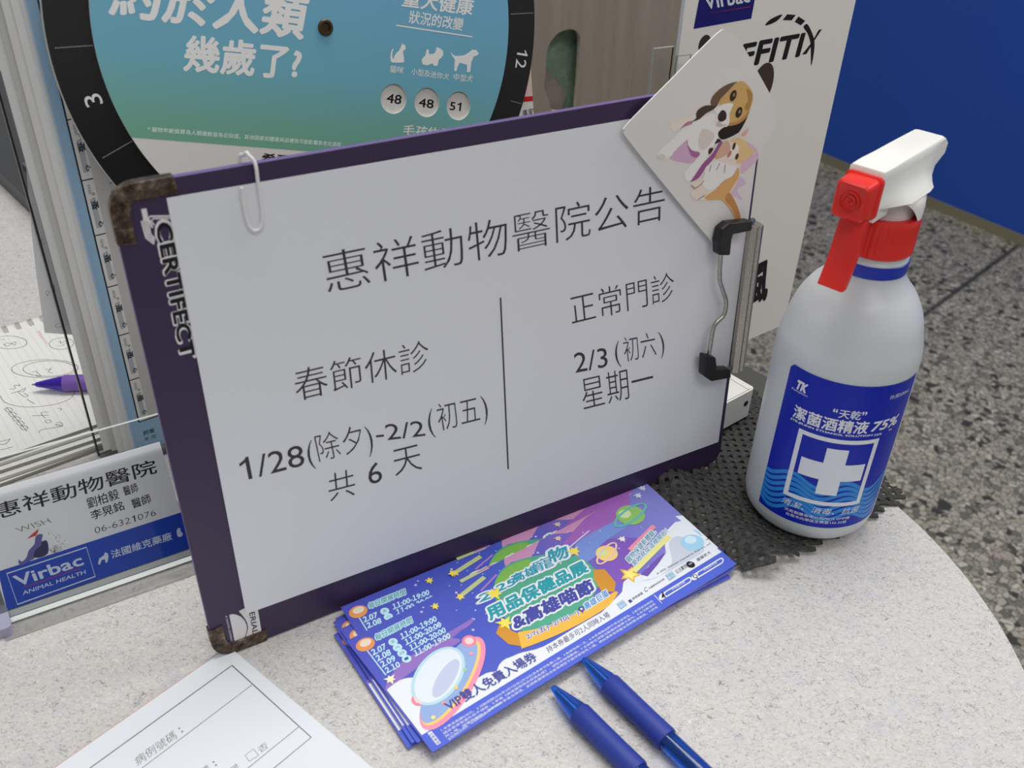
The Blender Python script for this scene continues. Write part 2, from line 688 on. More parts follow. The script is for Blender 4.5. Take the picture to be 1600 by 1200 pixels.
# wire clip on the short side
clipo = MB()
u_a, u_b = 0.2925, 0.3025
v0, v1 = H((1151, 573))[1], H((1180, 349))[1]
prof = [(0.2975, 0.0014), (u_a, 0.0014), (u_a, 0.0042), (u_a + 0.0026, 0.0062), (u_a + 0.0052, 0.0046), (u_a + 0.0064, 0.0058), (u_b - 0.001, 0.0044), (u_b, 0.001), (u_b, -0.004), (0.2975, -0.004)]
clipo.loft([[(x, v, z) for x, z in prof] for v in (v0, v1)], STEEL)
hinge = clipo.build('clip', board, smooth=True, fix=True)
WZ = 0.0075
wire = spline([H(p, WZ) for p in ((1127.5, 372), (1126, 400), (1124.5, 425), (1125, 440), (1130, 456), (1134.5, 472), (1131, 492), (1118.5, 505), (1113, 520), (1107.5, 555), (1105, 572))], 8)
mb = MB()
mb.tube([(x, y, WZ) for x, y in wire], 0.0012, STEEL, 10)
mb.build('clip_wire', hinge, smooth=True)
for pts in (((1119, 397), (1118.5, 376), (1123, 356), (1134, 347), (1172, 343.5), (1171, 358), (1142, 364), (1139.5, 372), (1137, 397.5)),
            ((1098, 553), (1115, 556), (1117, 575), (1138, 574.5), (1139, 588), (1108, 593.5), (1096, 585))):
    mb = MB()
    mb.prism([H(p, 0.008) for p in pts], 0.0045, 0.0105, BLACKP)
    mb.build('clip_grip', hinge, bevel=0.0012, seg=3)
for a, b in (((1172, 350), (1178, 345)), ((1136, 581), (1143, 575))):
    mb = MB()
    mb.tube([(*H(a, 0.006), 0.006), (*H(b, 0.003), 0.002)], 0.0016, STEEL, 8)
    mb.build('clip_pivot', hinge, smooth=True)

# ------------------------------------------------------------------ notice sheet on the clipboard
PZ = 0.0007
c0 = [H(p, PZ) for p in ((384.4, 959.8), (1122.5, 690.6), (1195, 150.5), (260.3, 309.8))]
NP = Plane(BP.world(0, 0, 0), U=BP.U, V=BP.V)
notice = thing('notice_sheet', 'white announcement sheet with black printing, clipped to the purple clipboard', 'notice', NP)
mb = MB()
nx, ny = 24, 16


def paper_z(s, t):
    return PZ + 0.0011 * math.sin(math.pi * min(1, max(0, s))) * (1 - t) ** 3 + 0.0002


grid = []
for j in range(ny + 1):
    for i in range(nx + 1):
        s_, t_ = i / nx, j / ny
        a = Vector(c0[0]) * (1 - s_) + Vector(c0[1]) * s_
        b = Vector(c0[3]) * (1 - s_) + Vector(c0[2]) * s_
        p = a * (1 - t_) + b * t_
        grid.append((p.x, p.y, PZ))
fs = [(j * (nx + 1) + i, j * (nx + 1) + i + 1, (j + 1) * (nx + 1) + i + 1, (j + 1) * (nx + 1) + i) for j in range(ny) for i in range(nx)]
mb.add(grid, fs, WHITE)
mb.add([(x, y, z - 0.0003) for x, y, z in grid], [f[::-1] for f in fs], WHITE)
edge = [i for i in range(nx + 1)] + [j * (nx + 1) + nx for j in range(1, ny + 1)] + [ny * (nx + 1) + i for i in range(nx - 1, -1, -1)] + [j * (nx + 1) for j in range(ny - 1, 0, -1)]
n_ = len(edge)
mb.add([grid[k] for k in edge] + [(grid[k][0], grid[k][1], grid[k][2] - 0.0003) for k in edge], [(i + n_, (i + 1) % n_ + n_, (i + 1) % n_, i) for i in range(n_)], WHITE)
mb.build('paper', notice)
HN = lambda p: H(p, PZ)
NL = PZ + 0.00006


def notice_text(name, items):
    m_ = MB()
    for t, bl, br, tl, col, bold in items:
        m_.text(t, HN(bl), HN(br), HN(tl), col, NL, bold)
    return m_.build(name, notice)


TH = -0.010
notice_text('heading', [('惠祥動物醫院公告', (513, 460), (1038, 343), (501, 396), inkK2, TH)])
notice_text('closing_dates', [('春節休診', (464, 628), (671, 576), (457, 579), inkK2, TH),
                              ('1/28', (379, 752), (477, 727), (372, 717), inkK2, 0.0), ('(', (484, 735), (494, 732), (477, 690), inkK2, TH),
                              ('除夕', (499, 722), (570, 704), (490, 680), inkK2, TH), (')', (577, 714), (586, 711), (569, 667), inkK2, TH),
                              ('-2/2', (589, 690), (665, 681), (584, 665), inkK2, 0.0), ('(', (672, 686), (681, 683), (666, 641), inkK2, TH),
                              ('初五', (687, 674), (751, 658), (680, 632), inkK2, TH), (')', (757, 664), (765, 661), (750, 619), inkK2, TH),
                              ('共', (515, 784), (556, 773), (511, 742), inkK2, TH), ('6', (577, 758), (598, 752), (573, 726), inkK2, 0.0), ('天', (618, 744), (660, 733), (612, 704), inkK2, TH)])
notice_text('opening_dates', [('正常門診', (894, 508), (1054, 468), (889, 462), inkK2, TH),
                              ('2/3', (899, 583), (950, 573), (896, 552), inkK2, 0.0), ('(', (963, 575), (971, 573), (959, 534), inkK2, TH),
                              ('初六', (977, 566), (1026, 555), (972, 528), inkK2, TH), (')', (1033, 560), (1040, 558), (1028, 519), inkK2, TH),
                              ('星期一', (912, 641), (1022, 613), (906, 592), inkK2, TH)])
mb = MB()
mb.stroke([HN((782, 465)), HN((794, 733))], 0.0009, inkK2, NL)
mb.build('divider_line', notice)

# ------------------------------------------------------------------ paper clip
pc = thing('paper_clip', 'white coated paper clip gripping the top edge of the notice and clipboard', 'paper clip', BP)
cz = 0.0022
path = [(*H(p, cz), z) for p, z in (((377.5, 293), cz), ((379, 310), cz), ((384, 338), cz), ((389, 353), cz), ((397, 360.5), cz), ((406, 357), cz), ((410, 345), cz), ((408.5, 325), cz), ((404, 292), cz), ((402, 277), cz), ((399, 263), cz))]
tp = 0.2378
u1_, u2_ = H((398, 261), 0.0)[0], H((382, 262), 0.0)[0]
um_ = (u1_ + u2_) / 2
path[-1] = (u1_, tp - 0.001, 0.0018)
path += [(u1_ - 0.0003, tp + 0.0014, 0.0010), (u1_ - 0.0016, tp + 0.0034, 0.0), (um_, tp + 0.0042, -0.0010), (u2_ + 0.0010, tp + 0.0032, -0.0024), (u2_ - 0.0003, tp + 0.0008, -BT - 0.0009), (u2_ - 0.0006, tp - 0.018, -BT - 0.0011), (um_, tp - 0.0225, -BT - 0.0011), (u1_ - 0.001, tp - 0.018, -BT - 0.0011), (u1_ - 0.001, tp - 0.008, -BT - 0.0011)]
mb = MB()
mb.tube(spline(path, 6), 0.00075, mat('white_coated_wire', (222, 222, 220), 0.35), 10)
o = mb.build('wire', pc, smooth=True)

# ------------------------------------------------------------------ picture card with puppy and kitten
KZ = 0.0040
card = thing('picture_card', 'white rounded card printed with a beagle puppy and a kitten, tucked under the clip', 'card', BP)
co_ = spline([(1121, 52), (1136, 50), (1150, 57), (1162, 73), (1205, 150), (1213, 168), (1213, 190), (1204, 214), (1181, 254), (1173, 290), (1168, 330), (1160, 358), (1146, 372), (1122, 385), (1112, 377), (1050, 303), (981, 217), (977.5, 205), (980, 194), (1050, 123)], 4, True)
mb = MB()
mb.prism([H(p, KZ) for p in co_], KZ - 0.0006, KZ, CARDW, mat('card_edge', (250, 250, 248), 0.4))
mb.build('card_stock', card)
mb = MB()
A_ = lambda x, y: H((1020 + x / 7.273, 40 + y / 7.273), KZ)
B_ = lambda x, y: H((1020 + x / 7.273, 180 + y / 7.273), KZ)
K = lambda i: KZ + 0.00003 * i


def blob(fn, pts, rgb, lay, sm=4):
    mb.poly(spline([fn(*p) for p in pts], sm, True) if sm else [fn(*p) for p in pts], ink(rgb, 0.4), K(lay))


blob(B_, ((250, 400), (390, 270), (450, 390), (530, 425), (520, 470), (440, 545), (300, 530), (190, 490)), (212, 176, 202), 1)
blob(B_, ((380, 290), (430, 390), (530, 428), (500, 480), (430, 450)), (176, 108, 160), 2)
blob(B_, ((760, 300), (680, 430), (560, 560), (480, 680), (425, 755), (520, 715), (600, 600), (700, 480), (790, 320)), (160, 92, 146), 1)
blob(B_, ((1050, 290), (1190, 400), (1175, 520), (1010, 665), (1000, 560), (1130, 430)), (222, 190, 206), 1)
blob(B_, ((890, 860), (980, 700), (1060, 780), (960, 850), (1020, 960), (920, 920)), (218, 192, 212), 1, 3)
blob(B_, ((490, 0), (330, 40), (220, 90), (200, 130), (240, 185), (300, 160), (380, 80), (450, 60)), (236, 226, 212), 2)
blob(B_, ((300, 165), (380, 82), (450, 62), (440, 100), (360, 130), (270, 185)), (190, 130, 150), 1)
blob(B_, ((720, -30), (530, 30), (440, 100), (330, 165), (240, 260), (120, 360), (60, 430), (60, 480), (120, 510), (200, 470), (260, 395), (395, 275), (395, 330), (450, 400), (540, 430), (440, 560), (360, 650), (380, 740), (430, 745), (490, 650), (640, 440), (720, 300), (750, 250), (745, 190), (850, 100), (800, 0)), (240, 236, 230), 3)
blob(B_, ((560, 160), (640, 170), (700, 240), (600, 380), (530, 380), (520, 270)), (222, 212, 202), 4)
blob(B_, ((110, 440), (60, 450), (62, 480), (110, 505), (150, 480)), (222, 212, 198), 4)
blob(B_, ((1080, 0), (1030, 110), (980, 190), (930, 222), (870, 252), (790, 277), (745, 240), (745, 190), (800, 140), (880, 105), (980, 50), (1050, -30)), (34, 27, 24), 4)
blob(B_, ((735, 265), (775, 290), (700, 330), (720, 290)), (60, 40, 34), 4, 2)
blob(B_, ((650, 370), (690, 380), (640, 450), (628, 410)), (70, 48, 40), 4, 2)
blob(A_, ((650, 905), (590, 910), (520, 950), (490, 1000), (492, 1050), (450, 1090), (530, 1062), (600, 1000), (690, 950), (745, 880), (700, 895)), (74, 58, 44), 4)
blob(A_, ((1020, 635), (1090, 690), (1130, 760), (1135, 830), (1110, 940), (1070, 1020), (970, 1090), (860, 1130), (800, 1000), (760, 900), (735, 870), (830, 770), (900, 700), (950, 650)), (214, 172, 104), 5)
blob(A_, ((1060, 720), (1120, 760), (1125, 850), (1080, 960), (1040, 930), (1080, 840)), (180, 134, 72), 6)
blob(A_, ((950, 640), (860, 662), (760, 720), (680, 800), (655, 870), (672, 912), (725, 895), (790, 820), (870, 740), (940, 680)), (112, 88, 66), 6)
blob(A_, ((940, 650), (870, 725), (770, 830), (745, 880), (790, 850), (890, 740), (960, 680)), (206, 168, 118), 7, 3)
blob(A_, ((900, 880), (800, 890), (715, 930), (690, 960), (730, 1010), (705, 1080), (740, 1130), (830, 1150), (868, 1100), (870, 1000), (908, 910)), (240, 235, 228), 7)
blob(A_, ((855, 1010), (870, 1100), (960, 1085), (1050, 1010), (1090, 960), (1075, 1030), (980, 1110), (860, 1140), (845, 1100)), (190, 140, 84), 6, 3)
blob(A_, ((790, 958), (830, 990), (828, 1060), (772, 1092), (735, 1060), (747, 1000)), (52, 38, 34), 8)
blob(A_, ((745, 1075), (720, 1130), (780, 1145), (850, 1120), (780, 1120)), (206, 192, 178), 8, 2)
for fn, c_, rx, ry in ((A_, (910, 795), 31, 45), (A_, (975, 985), 33, 42)):
    mb.ellipse(fn(*c_), 0.0021, 0.0027, ink((58, 42, 28)), K(8), -0.3)
    mb.ellipse(fn(c_[0] + 8, c_[1] - 8), 0.0007, 0.0009, ink((150, 130, 110)), K(9))
blob(B_, ((1088, 138), (1062, 235), (1035, 285), (1130, 395), (1160, 430), (1080, 480), (1000, 560), (975, 700), (900, 850), (780, 950), (640, 962), (520, 965), (440, 930), (430, 870), (480, 832), (430, 770), (560, 720), (600, 600), (700, 480), (780, 330), (850, 285), (960, 250), (1000, 190)), (236, 222, 206), 5)
blob(B_, ((600, 590), (720, 520), (860, 560), (960, 590), (930, 700), (780, 780), (640, 850), (560, 780), (580, 690)), (238, 236, 234), 6)
blob(B_, ((965, 590), (972, 700), (875, 870), (905, 930), (965, 1050), (997, 1190), (950, 1195), (880, 1080), (780, 965), (640, 962), (590, 930), (700, 850), (800, 745), (900, 690)), (222, 172, 110), 7)
blob(B_, ((870, 880), (965, 1050), (997, 1190), (960, 1195), (900, 1060), (820, 960)), (200, 140, 84), 8, 3)
blob(B_, ((1035, 285), (1130, 395), (1145, 430), (1000, 545), (945, 525), (975, 400), (905, 300), (850, 300), (960, 255)), (232, 198, 144), 7)
blob(B_, ((780, 330), (850, 290), (880, 380), (840, 440), (780, 480), (700, 490)), (216, 176, 148), 6)
blob(B_, ((905, 330), (965, 340), (970, 400), (900, 500), (840, 480), (880, 400)), (242, 232, 222), 8)
mb.ellipse(B_(868, 440), 0.0011, 0.0018, ink((196, 128, 120)), K(9), -0.6)
mb.ellipse(B_(918, 352), 0.0010, 0.0019, ink((84, 58, 30)), K(9), -0.2)
mb.ellipse(B_(952, 468), 0.0011, 0.0016, ink((84, 58, 30)), K(9), -0.2)
blob(B_, ((1085, 145), (1055, 225), (1010, 240), (1010, 200)), (222, 180, 172), 8, 2)
for a, b in (((430, 800), (480, 832)), ((480, 832), (540, 790)), ((540, 790), (580, 740)), ((510, 960), (590, 905)), ((660, 560), (640, 640)), ((760, 540), (720, 620)), ((820, 560), (810, 650))):
    mb.stroke([B_(*a), B_(*b)], 0.0005, ink((176, 140, 130)), K(9))
mb.build('animal_picture', card)

# ------------------------------------------------------------------ tickets
exec_tickets = True
TZ = 0.0062
tb0, tb1 = ground((676, 1176), TZ), ground((1151, 881), TZ)
TU = (tb1 - tb0).normalized()
TV = Vector((-TU.y, TU.x, 0))
TP = Plane(tb0, U=TU, V=TV)
T = TP.hit
TW, THT = T((1151, 881))[0], T((544.5, 1000))[1]


def ticket_paper():
    m = mat('ticket_print_blue', (80, 86, 190), 0.32)
    t = NT(m)
    s_ = t.n('ShaderNodeSeparateXYZ')
    t.l(t.coords(), s_.inputs[0])
    x = t.math('DIVIDE', s_.outputs[0], 0.2)
    n_ = t.noise(t.coords(), 18, 2)
    f = t.math('ADD', x, t.math('MULTIPLY', t.math('SUBTRACT', n_, 0.5), 0.35))
    c = t.ramp(f, [(0.0, lin((84, 90, 196))), (0.45, lin((72, 92, 196))), (0.7, lin((122, 104, 196))), (0.85, lin((128, 128, 210))), (1.0, lin((132, 134, 214)))])
    t.l(c, t.b.inputs['Base Color'])
    return m


TB = ticket_paper()
g = MB()
g.box(0, TW, 0, THT, -0.0005, 0, TB)
Lz = lambda i: 0.00004 * i
PX = lambda ps: [T(p) for p in ps]
tW, tBand, tPink, tNavy = ink((232, 236, 244), 0.4), ink((84, 104, 212), 0.35), ink((196, 150, 200), 0.4), ink((70, 76, 160), 0.4)
tTeal, tOr, tOr2, tGreen, tYel = ink((52, 156, 178), 0.4), ink((240, 186, 74), 0.4), ink((212, 148, 52), 0.4), ink((128, 186, 86), 0.4), ink((246, 226, 96), 0.4)
tPur, tLav, tCy = ink((132, 92, 190), 0.4), ink((212, 208, 240), 0.4), ink((196, 236, 248), 0.4)


def tclip(ps):
    """keep print inside the paper"""
    return [(min(max(x, 0), TW), min(max(y, 0), THT)) for x, y in ps]


# swirls
g.poly(tclip(spline(PX([(602, 1078), (622, 1040), (650, 1020), (690, 1000), (730, 980), (740, 966), (706, 985), (690, 995), (720, 1000), (690, 1020), (650, 1045)]), 4, True)), ink((150, 116, 196), 0.4), Lz(1))
g.poly(tclip(spline(PX([(785, 855), (800, 836), (850, 812), (920, 790), (970, 765), (990, 760), (960, 800), (900, 830), (850, 838), (830, 870), (800, 878), (790, 885)]), 4, True)), ink((206, 150, 190), 0.4), Lz(1))
g.poly(tclip(spline(PX([(930, 795), (975, 768), (985, 790), (975, 815), (930, 835), (900, 845), (880, 850)]), 4, True)), ink((166, 104, 190), 0.4), Lz(1))
g.poly(tclip(spline(PX([(925, 850), (980, 840), (1020, 850), (1000, 880), (970, 915), (930, 880)]), 4, True)), tPur, Lz(1))
g.poly(tclip(spline(PX([(900, 850), (960, 815), (985, 818), (940, 850), (930, 870), (905, 880)]), 4, True)), ink((124, 150, 220), 0.4), Lz(2))
# earth behind the title
g.poly(tclip(spline(PX([(772, 915), (790, 885), (830, 870), (880, 866), (920, 880), (936, 910), (910, 950), (860, 975), (810, 985), (780, 950)]), 5, True)), ink((86, 170, 140), 0.4), Lz(2))
g.poly(tclip(spline(PX([(772, 915), (790, 888), (826, 874), (830, 888), (800, 910), (780, 930)]), 4, True)), tGreen, Lz(3))
g.poly(tclip(spline(PX([(905, 900), (930, 890), (936, 910), (920, 922)]), 4, True)), ink((88, 180, 150), 0.4), Lz(3))
# clouds
g.poly(tclip(spline(PX([(604, 1078), (625, 1063), (645, 1059), (665, 1064), (690, 1075), (730, 1068), (760, 1052), (775, 1049), (780, 1039), (788, 1031), (800, 1026), (815, 1020), (850, 1010), (900, 980), (940, 957)]), 3) + PX([(972, 925), (974, 910), (986, 899), (1003, 896), (1013, 885), (1028, 876), (1040, 862), (1038, 845), (1043, 828), (1055, 816), (1076, 808), (1130, 861), (659, 1149)])), tW, Lz(3))
g.poly(tclip(spline(PX([(1000, 908), (1030, 900), (1050, 880), (1045, 850), (1060, 838), (1085, 850), (1100, 862), (1060, 885), (1020, 905)]), 4, True)), ink((204, 212, 226), 0.4), Lz(4))
g.poly(tclip(PX([(1000, 898), (1030, 870), (1042, 862), (1028, 882), (1012, 901)])), ink((112, 84, 178), 0.4), Lz(4))
# bottom band
g.poly(tclip(PX([(655, 1151.5), (1136, 857.5), (1160, 876), (680, 1182)])), tBand, Lz(4))
# ribbon
g.poly(PX([(782, 972), (775, 990), (795, 1007), (814, 1010), (810, 990), (800, 986)]), tOr2, Lz(4))
g.poly(PX([(927, 890), (945, 890), (962, 910), (960, 925), (940, 925), (928, 905)]), tOr2, Lz(4))
g.poly(spline(PX([(809, 988), (850, 980), (890, 962), (930, 942), (962, 924)]), 4) + spline(PX([(966, 926), (952, 946), (920, 967), (880, 988), (840, 1005), (815, 1014)]), 4), tOr, Lz(5))
# title
for tx, bl, br, tl, col in (('2', (749, 942), (767, 935), (749, 930), tTeal), ('25', (777.5, 926), (806, 913), (775, 916), tTeal), ('高雄', (803, 913), (841, 895), (798, 900), tTeal),
                            ('寵', (836, 897), (866, 884), (831, 880), tTeal), ('物', (861, 881), (890, 870), (854, 862), tTeal),
                            ('用品保健品展', (767, 970), (920, 893), (758, 951), ink((44, 160, 170), 0.4)), ('&高雄喵節', (806, 985), (930, 924), (798, 964), tNavy)):
    g.text(tx, T(bl), T(br), T(tl), tW, Lz(6), bold=0.16)
    g.text(tx, T(bl), T(br), T(tl), col, Lz(8), bold=(0.008 if tx == '寵' else 0.03 if tx in '高雄25物' else 0.045))
g.text('2/7(五)~2/10(一)', T((825, 1001)), T((906, 961)), T((821, 993)), tW, Lz(6), bold=0.085)
g.text('2/7(五)~2/10(一)', T((825, 1001)), T((906, 961)), T((821, 993)), tNavy, Lz(7), bold=0.012)
g.text('高雄巨蛋', T((916, 954)), T((952, 931)), T((911, 944)), tW, Lz(6), bold=0.13)
g.text('高雄巨蛋', T((916, 954)), T((952, 931)), T((911, 944)), ink((66, 140, 200), 0.4), Lz(7), bold=0.02)
g.ellipse(T((908.5, 952)), 0.0017, 0.0017, tNavy, Lz(6))
g.poly(PX([(905.5, 954), (911.5, 952), (911, 959)]), tNavy, Lz(6))
g.ellipse(T((908.5, 952)), 0.0007, 0.0007, tW, Lz(7))
g.text('VIP雙人免費入場券', T((703, 1112)), T((842, 1031)), T((691, 1098)), tNavy, Lz(12), bold=0.012)
g.text('持本券最多可2人同時入場', T((857, 1021)), T((954, 964)), T((852, 1012)), ink((96, 96, 120), 0.4), Lz(6))
# opening times
for tx, bl, br, tl in (('每日開展時間', (588, 1002), (645, 973), (585, 992)),):
    g.text(tx, T(bl), T(br), T(tl), tCy, Lz(2), bold=0.13)
    g.text(tx, T(bl), T(br), T(tl), ink((44, 130, 150), 0.4), Lz(3), bold=0.0)
for k, (dt, dy, hr) in enumerate((('2.07', '五', '11:00-19:00'), ('2.08', '六', '11:00-20:00'), ('2.09', '日', '11:00-20:00'), ('2.10', '一', '11:00-19:00'))):
    ox, oy = 7.1 * k, 9.3 * k
    g.text(''.join(chr(ord(c) + 0xfee0) if c in '1' else c for c in dt), T((583 + ox, 1024.5 + oy)), T((604.5 + ox, 1013.5 + oy)), T((579.5 + ox, 1016 + oy)), tCy, Lz(2), bold=0.03)
    g.ellipse(T((614 + ox, 1003 + oy * 0.95)), 0.0023, 0.0023, tCy, Lz(2))
    g.text(dy, T((611.5 + ox, 1006 + oy * 0.95)), T((617.5 + ox, 1003.3 + oy * 0.95)), T((610 + ox, 1002.3 + oy * 0.95)), tNavy, Lz(3))
    g.text(''.join(chr(ord(c) + 0xfee0) if c in '1' else c for c in hr), T((627.5 + ox, 999.5 + oy * 0.95)), T((683 + ox, 970 + oy * 0.95)), T((624.5 + ox, 991 + oy * 0.95)), tCy, Lz(2), bold=0.03)
g.stroke(PX([(574, 1017), (603, 1055)]), 0.0006, tCy, Lz(2))
# planets, stars, comets, small flying saucer
g.ellipse(T((571, 1007)), 0.0048, 0.0040, ink((240, 160, 96), 0.4), Lz(2))
g.ellipse(T((571, 1004.5)), 0.0030, 0.0022, ink((246, 226, 206), 0.4), Lz(3))
for p, r, c_ in (((610, 1062), 0.0034, ink((250, 244, 200), 0.4)), ((669, 909), 0.0030, tYel), ((680, 948), 0.0028, tYel), ((872, 842), 0.0028, ink((226, 206, 190), 0.4)),
                 ((972, 843), 0.0030, ink((240, 240, 240), 0.4)), ((997, 775), 0.0032, ink((220, 220, 240), 0.4)), ((773, 928), 0.0052, tYel), ((789, 974), 0.0052, tYel), ((897, 862), 0.0046, tYel)):
    q_ = tclip(star(T(p), r, 6, 0.42, 0.4, (1, 0.75, 1, 0.8)))
    g.poly(q_, c_, Lz(9))
g.poly(star(T((984, 898)), 0.0062, 5, 0.5, 0.6), tOr, Lz(5))
g.poly(star(T((984, 898)), 0.0044, 5, 0.5, 0.6), ink((252, 236, 130), 0.4), Lz(6))
for a, b, wd_, c_ in (((707, 896), (748, 872), 0.0022, ink((196, 206, 150), 0.4)), ((719, 932), (757, 902), 0.0026, ink((196, 206, 150), 0.4)), ((742, 892), (762, 876), 0.0010, ink((186, 130, 206), 0.4)), ((751, 924), (776, 898), 0.0010, ink((186, 130, 206), 0.4)),
                      ((888, 857), (920, 830), 0.0009, tLav), ((984, 860), (1022, 822), 0.0030, ink((238, 150, 170), 0.4)), ((990, 893), (1045, 838), 0.0034, ink((238, 232, 150), 0.4))):
    g.stroke(tclip(PX([a, b])), wd_, c_, Lz(4 if wd_ < 0.0028 else 5))
for p in ((707, 896), (719, 933)):
    g.poly(star(T(p), 0.0026, 5, 0.5, 0.3), tYel, Lz(5))
# ringed planets
for p, r, cb, cring, a in (((985, 805), 0.0085, ink((150, 200, 110), 0.4), ink((110, 190, 180), 0.4), 0.75), ((948, 865), 0.0062, ink((250, 214, 130), 0.4), ink((238, 206, 190), 0.4), 0.95)):
    c_ = T(p)
    g.ellipse(c_, r, r * 0.95, cb, Lz(5))
    g.ellipse((c_[0] - r * 0.25, c_[1] + r * 0.3), r * 0.45, r * 0.4, ink((214, 232, 170), 0.4), Lz(6))
    ring = []
    for k in range(33):
        t_ = 2 * math.pi * k / 32
        x_, y_ = 1.55 * r * math.cos(t_), 0.5 * r * math.sin(t_)
        ring.append((c_[0] + x_ * math.cos(a - 0.6) - y_ * math.sin(a - 0.6), c_[1] + x_ * math.sin(a - 0.6) + y_ * math.cos(a - 0.6)))
    g.stroke(ring, r * 0.17, cring, Lz(7), True)
g.ellipse(T((1082, 848)), 0.0068, 0.0060, ink((164, 212, 240), 0.4), Lz(6))
g.ellipse(T((1079, 844)), 0.0036, 0.0030, ink((210, 234, 248), 0.4), Lz(7))
# saucer at the lower left
sc_ = T((697, 1060))
su = 0.52
sv = lambda x, y: (sc_[0] + x * math.cos(su) - y * math.sin(su), sc_[1] + x * math.sin(su) + y * math.cos(su))
sau = lambda rx, ry, oy, c_, l_: g.poly([sv(rx * math.cos(t_ * math.pi / 20), oy + ry * math.sin(t_ * math.pi / 20)) for t_ in range(40)], c_, Lz(l_))
sau(0.029, 0.0100, -0.004, ink((244, 150, 178), 0.4), 4)
sau(0.027, 0.0085, -0.003, ink((252, 206, 120), 0.4), 5)
sau(0.026, 0.0080, -0.002, ink((150, 176, 222), 0.4), 6)
sau(0.018, 0.0110, 0.004, ink((186, 222, 232), 0.4), 7)
sau(0.0165, 0.0095, 0.004, ink((226, 234, 244), 0.4), 8)
sau(0.0120, 0.0040, 0.000, ink((196, 204, 228), 0.4), 9)
for x_, c_ in ((-0.022, (244, 232, 130)), (-0.013, (244, 160, 150)), (-0.003, (250, 206, 120)), (0.008, (160, 214, 170)), (0.018, (244, 160, 180))):
    g.ellipse(sv(x_, -0.007 + abs(x_) * 0.12), 0.0010, 0.0010, ink(c_, 0.4), Lz(9))
for p in ((655, 1093), (733, 1002)):
    g.ellipse(T(p), 0.0036, 0.0036, ink((240, 140, 160), 0.4), Lz(6))
    g.ellipse(T(p), 0.0022, 0.0022, ink((250, 214, 214), 0.4), Lz(7))
g.stroke(PX([(733, 1008), (732, 1024)]), 0.0018, ink((170, 206, 238), 0.4), Lz(5))
g.stroke(PX([(661, 1088), (684, 1080)]), 0.0030, ink((170, 206, 238), 0.4), Lz(5))
random.seed(4)
for k in range(46):
    x_, y_ = random.uniform(0.03, TW - 0.02), random.uniform(THT * 0.45, THT * 0.97)
    g.poly(star((x_, y_), random.choice((0.0005, 0.0007, 0.0010)), 4, 0.5), tLav, Lz(2))
# bottom small print
rows = ('1.本票券面額500元。2.活動期間2025年2月7日至2月10日憑本券可免費入場。3.每張限用一次。4.本券為贈品恕不得兌換現金。5.影印塗改無效',
        '請妥善保管遺失恕不補發。5.參展《高雄寵物用品保健品展》。請配合現場動線。7.主辦單位保留活動最終解釋之權利。8.本活動適用',
        '同入場。請攜帶寵物上請牽繩推車進出展場。並請維護環境清潔現場恕不提供寄物月入場。請自備推車提籠並保持整潔謝謝。9.詳見',
        '全程請配合規定。10.洽詢電話02-2797-0000。')
for k, tx in enumerate(rows):
    bl, br = Vector((690 + 3.8 * k, 1144 + 4.6 * k)), Vector((1021 + 3.8 * k, 940.5 + 4.6 * k))
    if k == 3:
        br = Vector((783, 1100))
    g.text(tx, T(bl), T(br), T(bl + Vector((-2.6, -3.4))), tW, Lz(5), bold=0.0)
g.poly(PX([(668, 1146), (674, 1142.5), (689, 1161), (683, 1165)]), tW, Lz(5))
g.text('注意事項', T((669.5, 1147.5)), T((683.5, 1164)), T((674, 1144)), tNavy, Lz(6))
# sponsors and search pills
for p, tx in (((971, 945), '主辦單位'), ((1047, 900), '授權單位')):
    b_ = Vector(p)
    bx = [b_ + Vector(v) for v in ((-7.5, 3), (0, -9), (9.5, -3.5), (1.5, 9))]
    bx = [b_ + Vector(v) for v in ((-8, -1), (2, -8), (9, 1), (-1, 8))]
    g.poly(PX(bx), ink((150, 186, 214), 0.4), Lz(5))
    g.text(tx[:2], T(b_ + Vector((-4.8, 0.6))), T(b_ + Vector((3.8, -5.2))), T(b_ + Vector((-6.8, -2.2))), tW, Lz(6))
    g.text(tx[2:], T(b_ + Vector((-1.4, 6.2))), T(b_ + Vector((7.2, 0.2))), T(b_ + Vector((-3.8, 2.6))), tW, Lz(6))
g.poly(PX([(981, 939), (985, 936.5), (988.5, 940), (984.5, 943)]), ink((70, 66, 130), 0.4), Lz(5))
g.text('揆眾展覽', T((989, 938.5)), T((1005, 928.5)), T((987, 935)), inkK2, Lz(5))
g.text('C', T((1008.5, 926.5)), T((1012.5, 923.5)), T((1005.5, 920)), inkK2, Lz(5))
g.text('中華寵物食品協會', T((1014, 922)), T((1038.5, 906)), T((1013, 919)), inkK2, Lz(5))
g.text('汪汪寶貝', T((1057, 898)), T((1074.5, 887)), T((1053.5, 892)), inkK, Lz(5))
g.ellipse(T((1079, 882.5)), 0.0024, 0.0024, inkK, Lz(5))
g.text('W', T((1077, 884.5)), T((1082.5, 881)), T((1075.5, 881.5)), tW, Lz(6))
g.text('龍貓老大', T((1090, 878)), T((1111, 865)), T((1087.5, 873.5)), inkK2, Lz(5))
g.text('© 2025, Shibasays Licensed by Roxy Int., Ltd.', T((1027, 899)), T((1111.5, 850.5)), T((1025.5, 896)), inkK2, Lz(7))
g.text('寵物保健新體驗。', T((983, 881)), T((1026, 833)), T((976.5, 873)), tW, Lz(7), bold=0.13)
g.text('寵物保健新體驗。', T((983, 881)), T((1026, 833)), T((976.5, 873)), ink((60, 140, 170), 0.4), Lz(8), bold=0.01)
g.text('愛她就從這裡開始！', T((991, 886)), T((1044, 832)), T((986, 879)), tW, Lz(7), bold=0.13)
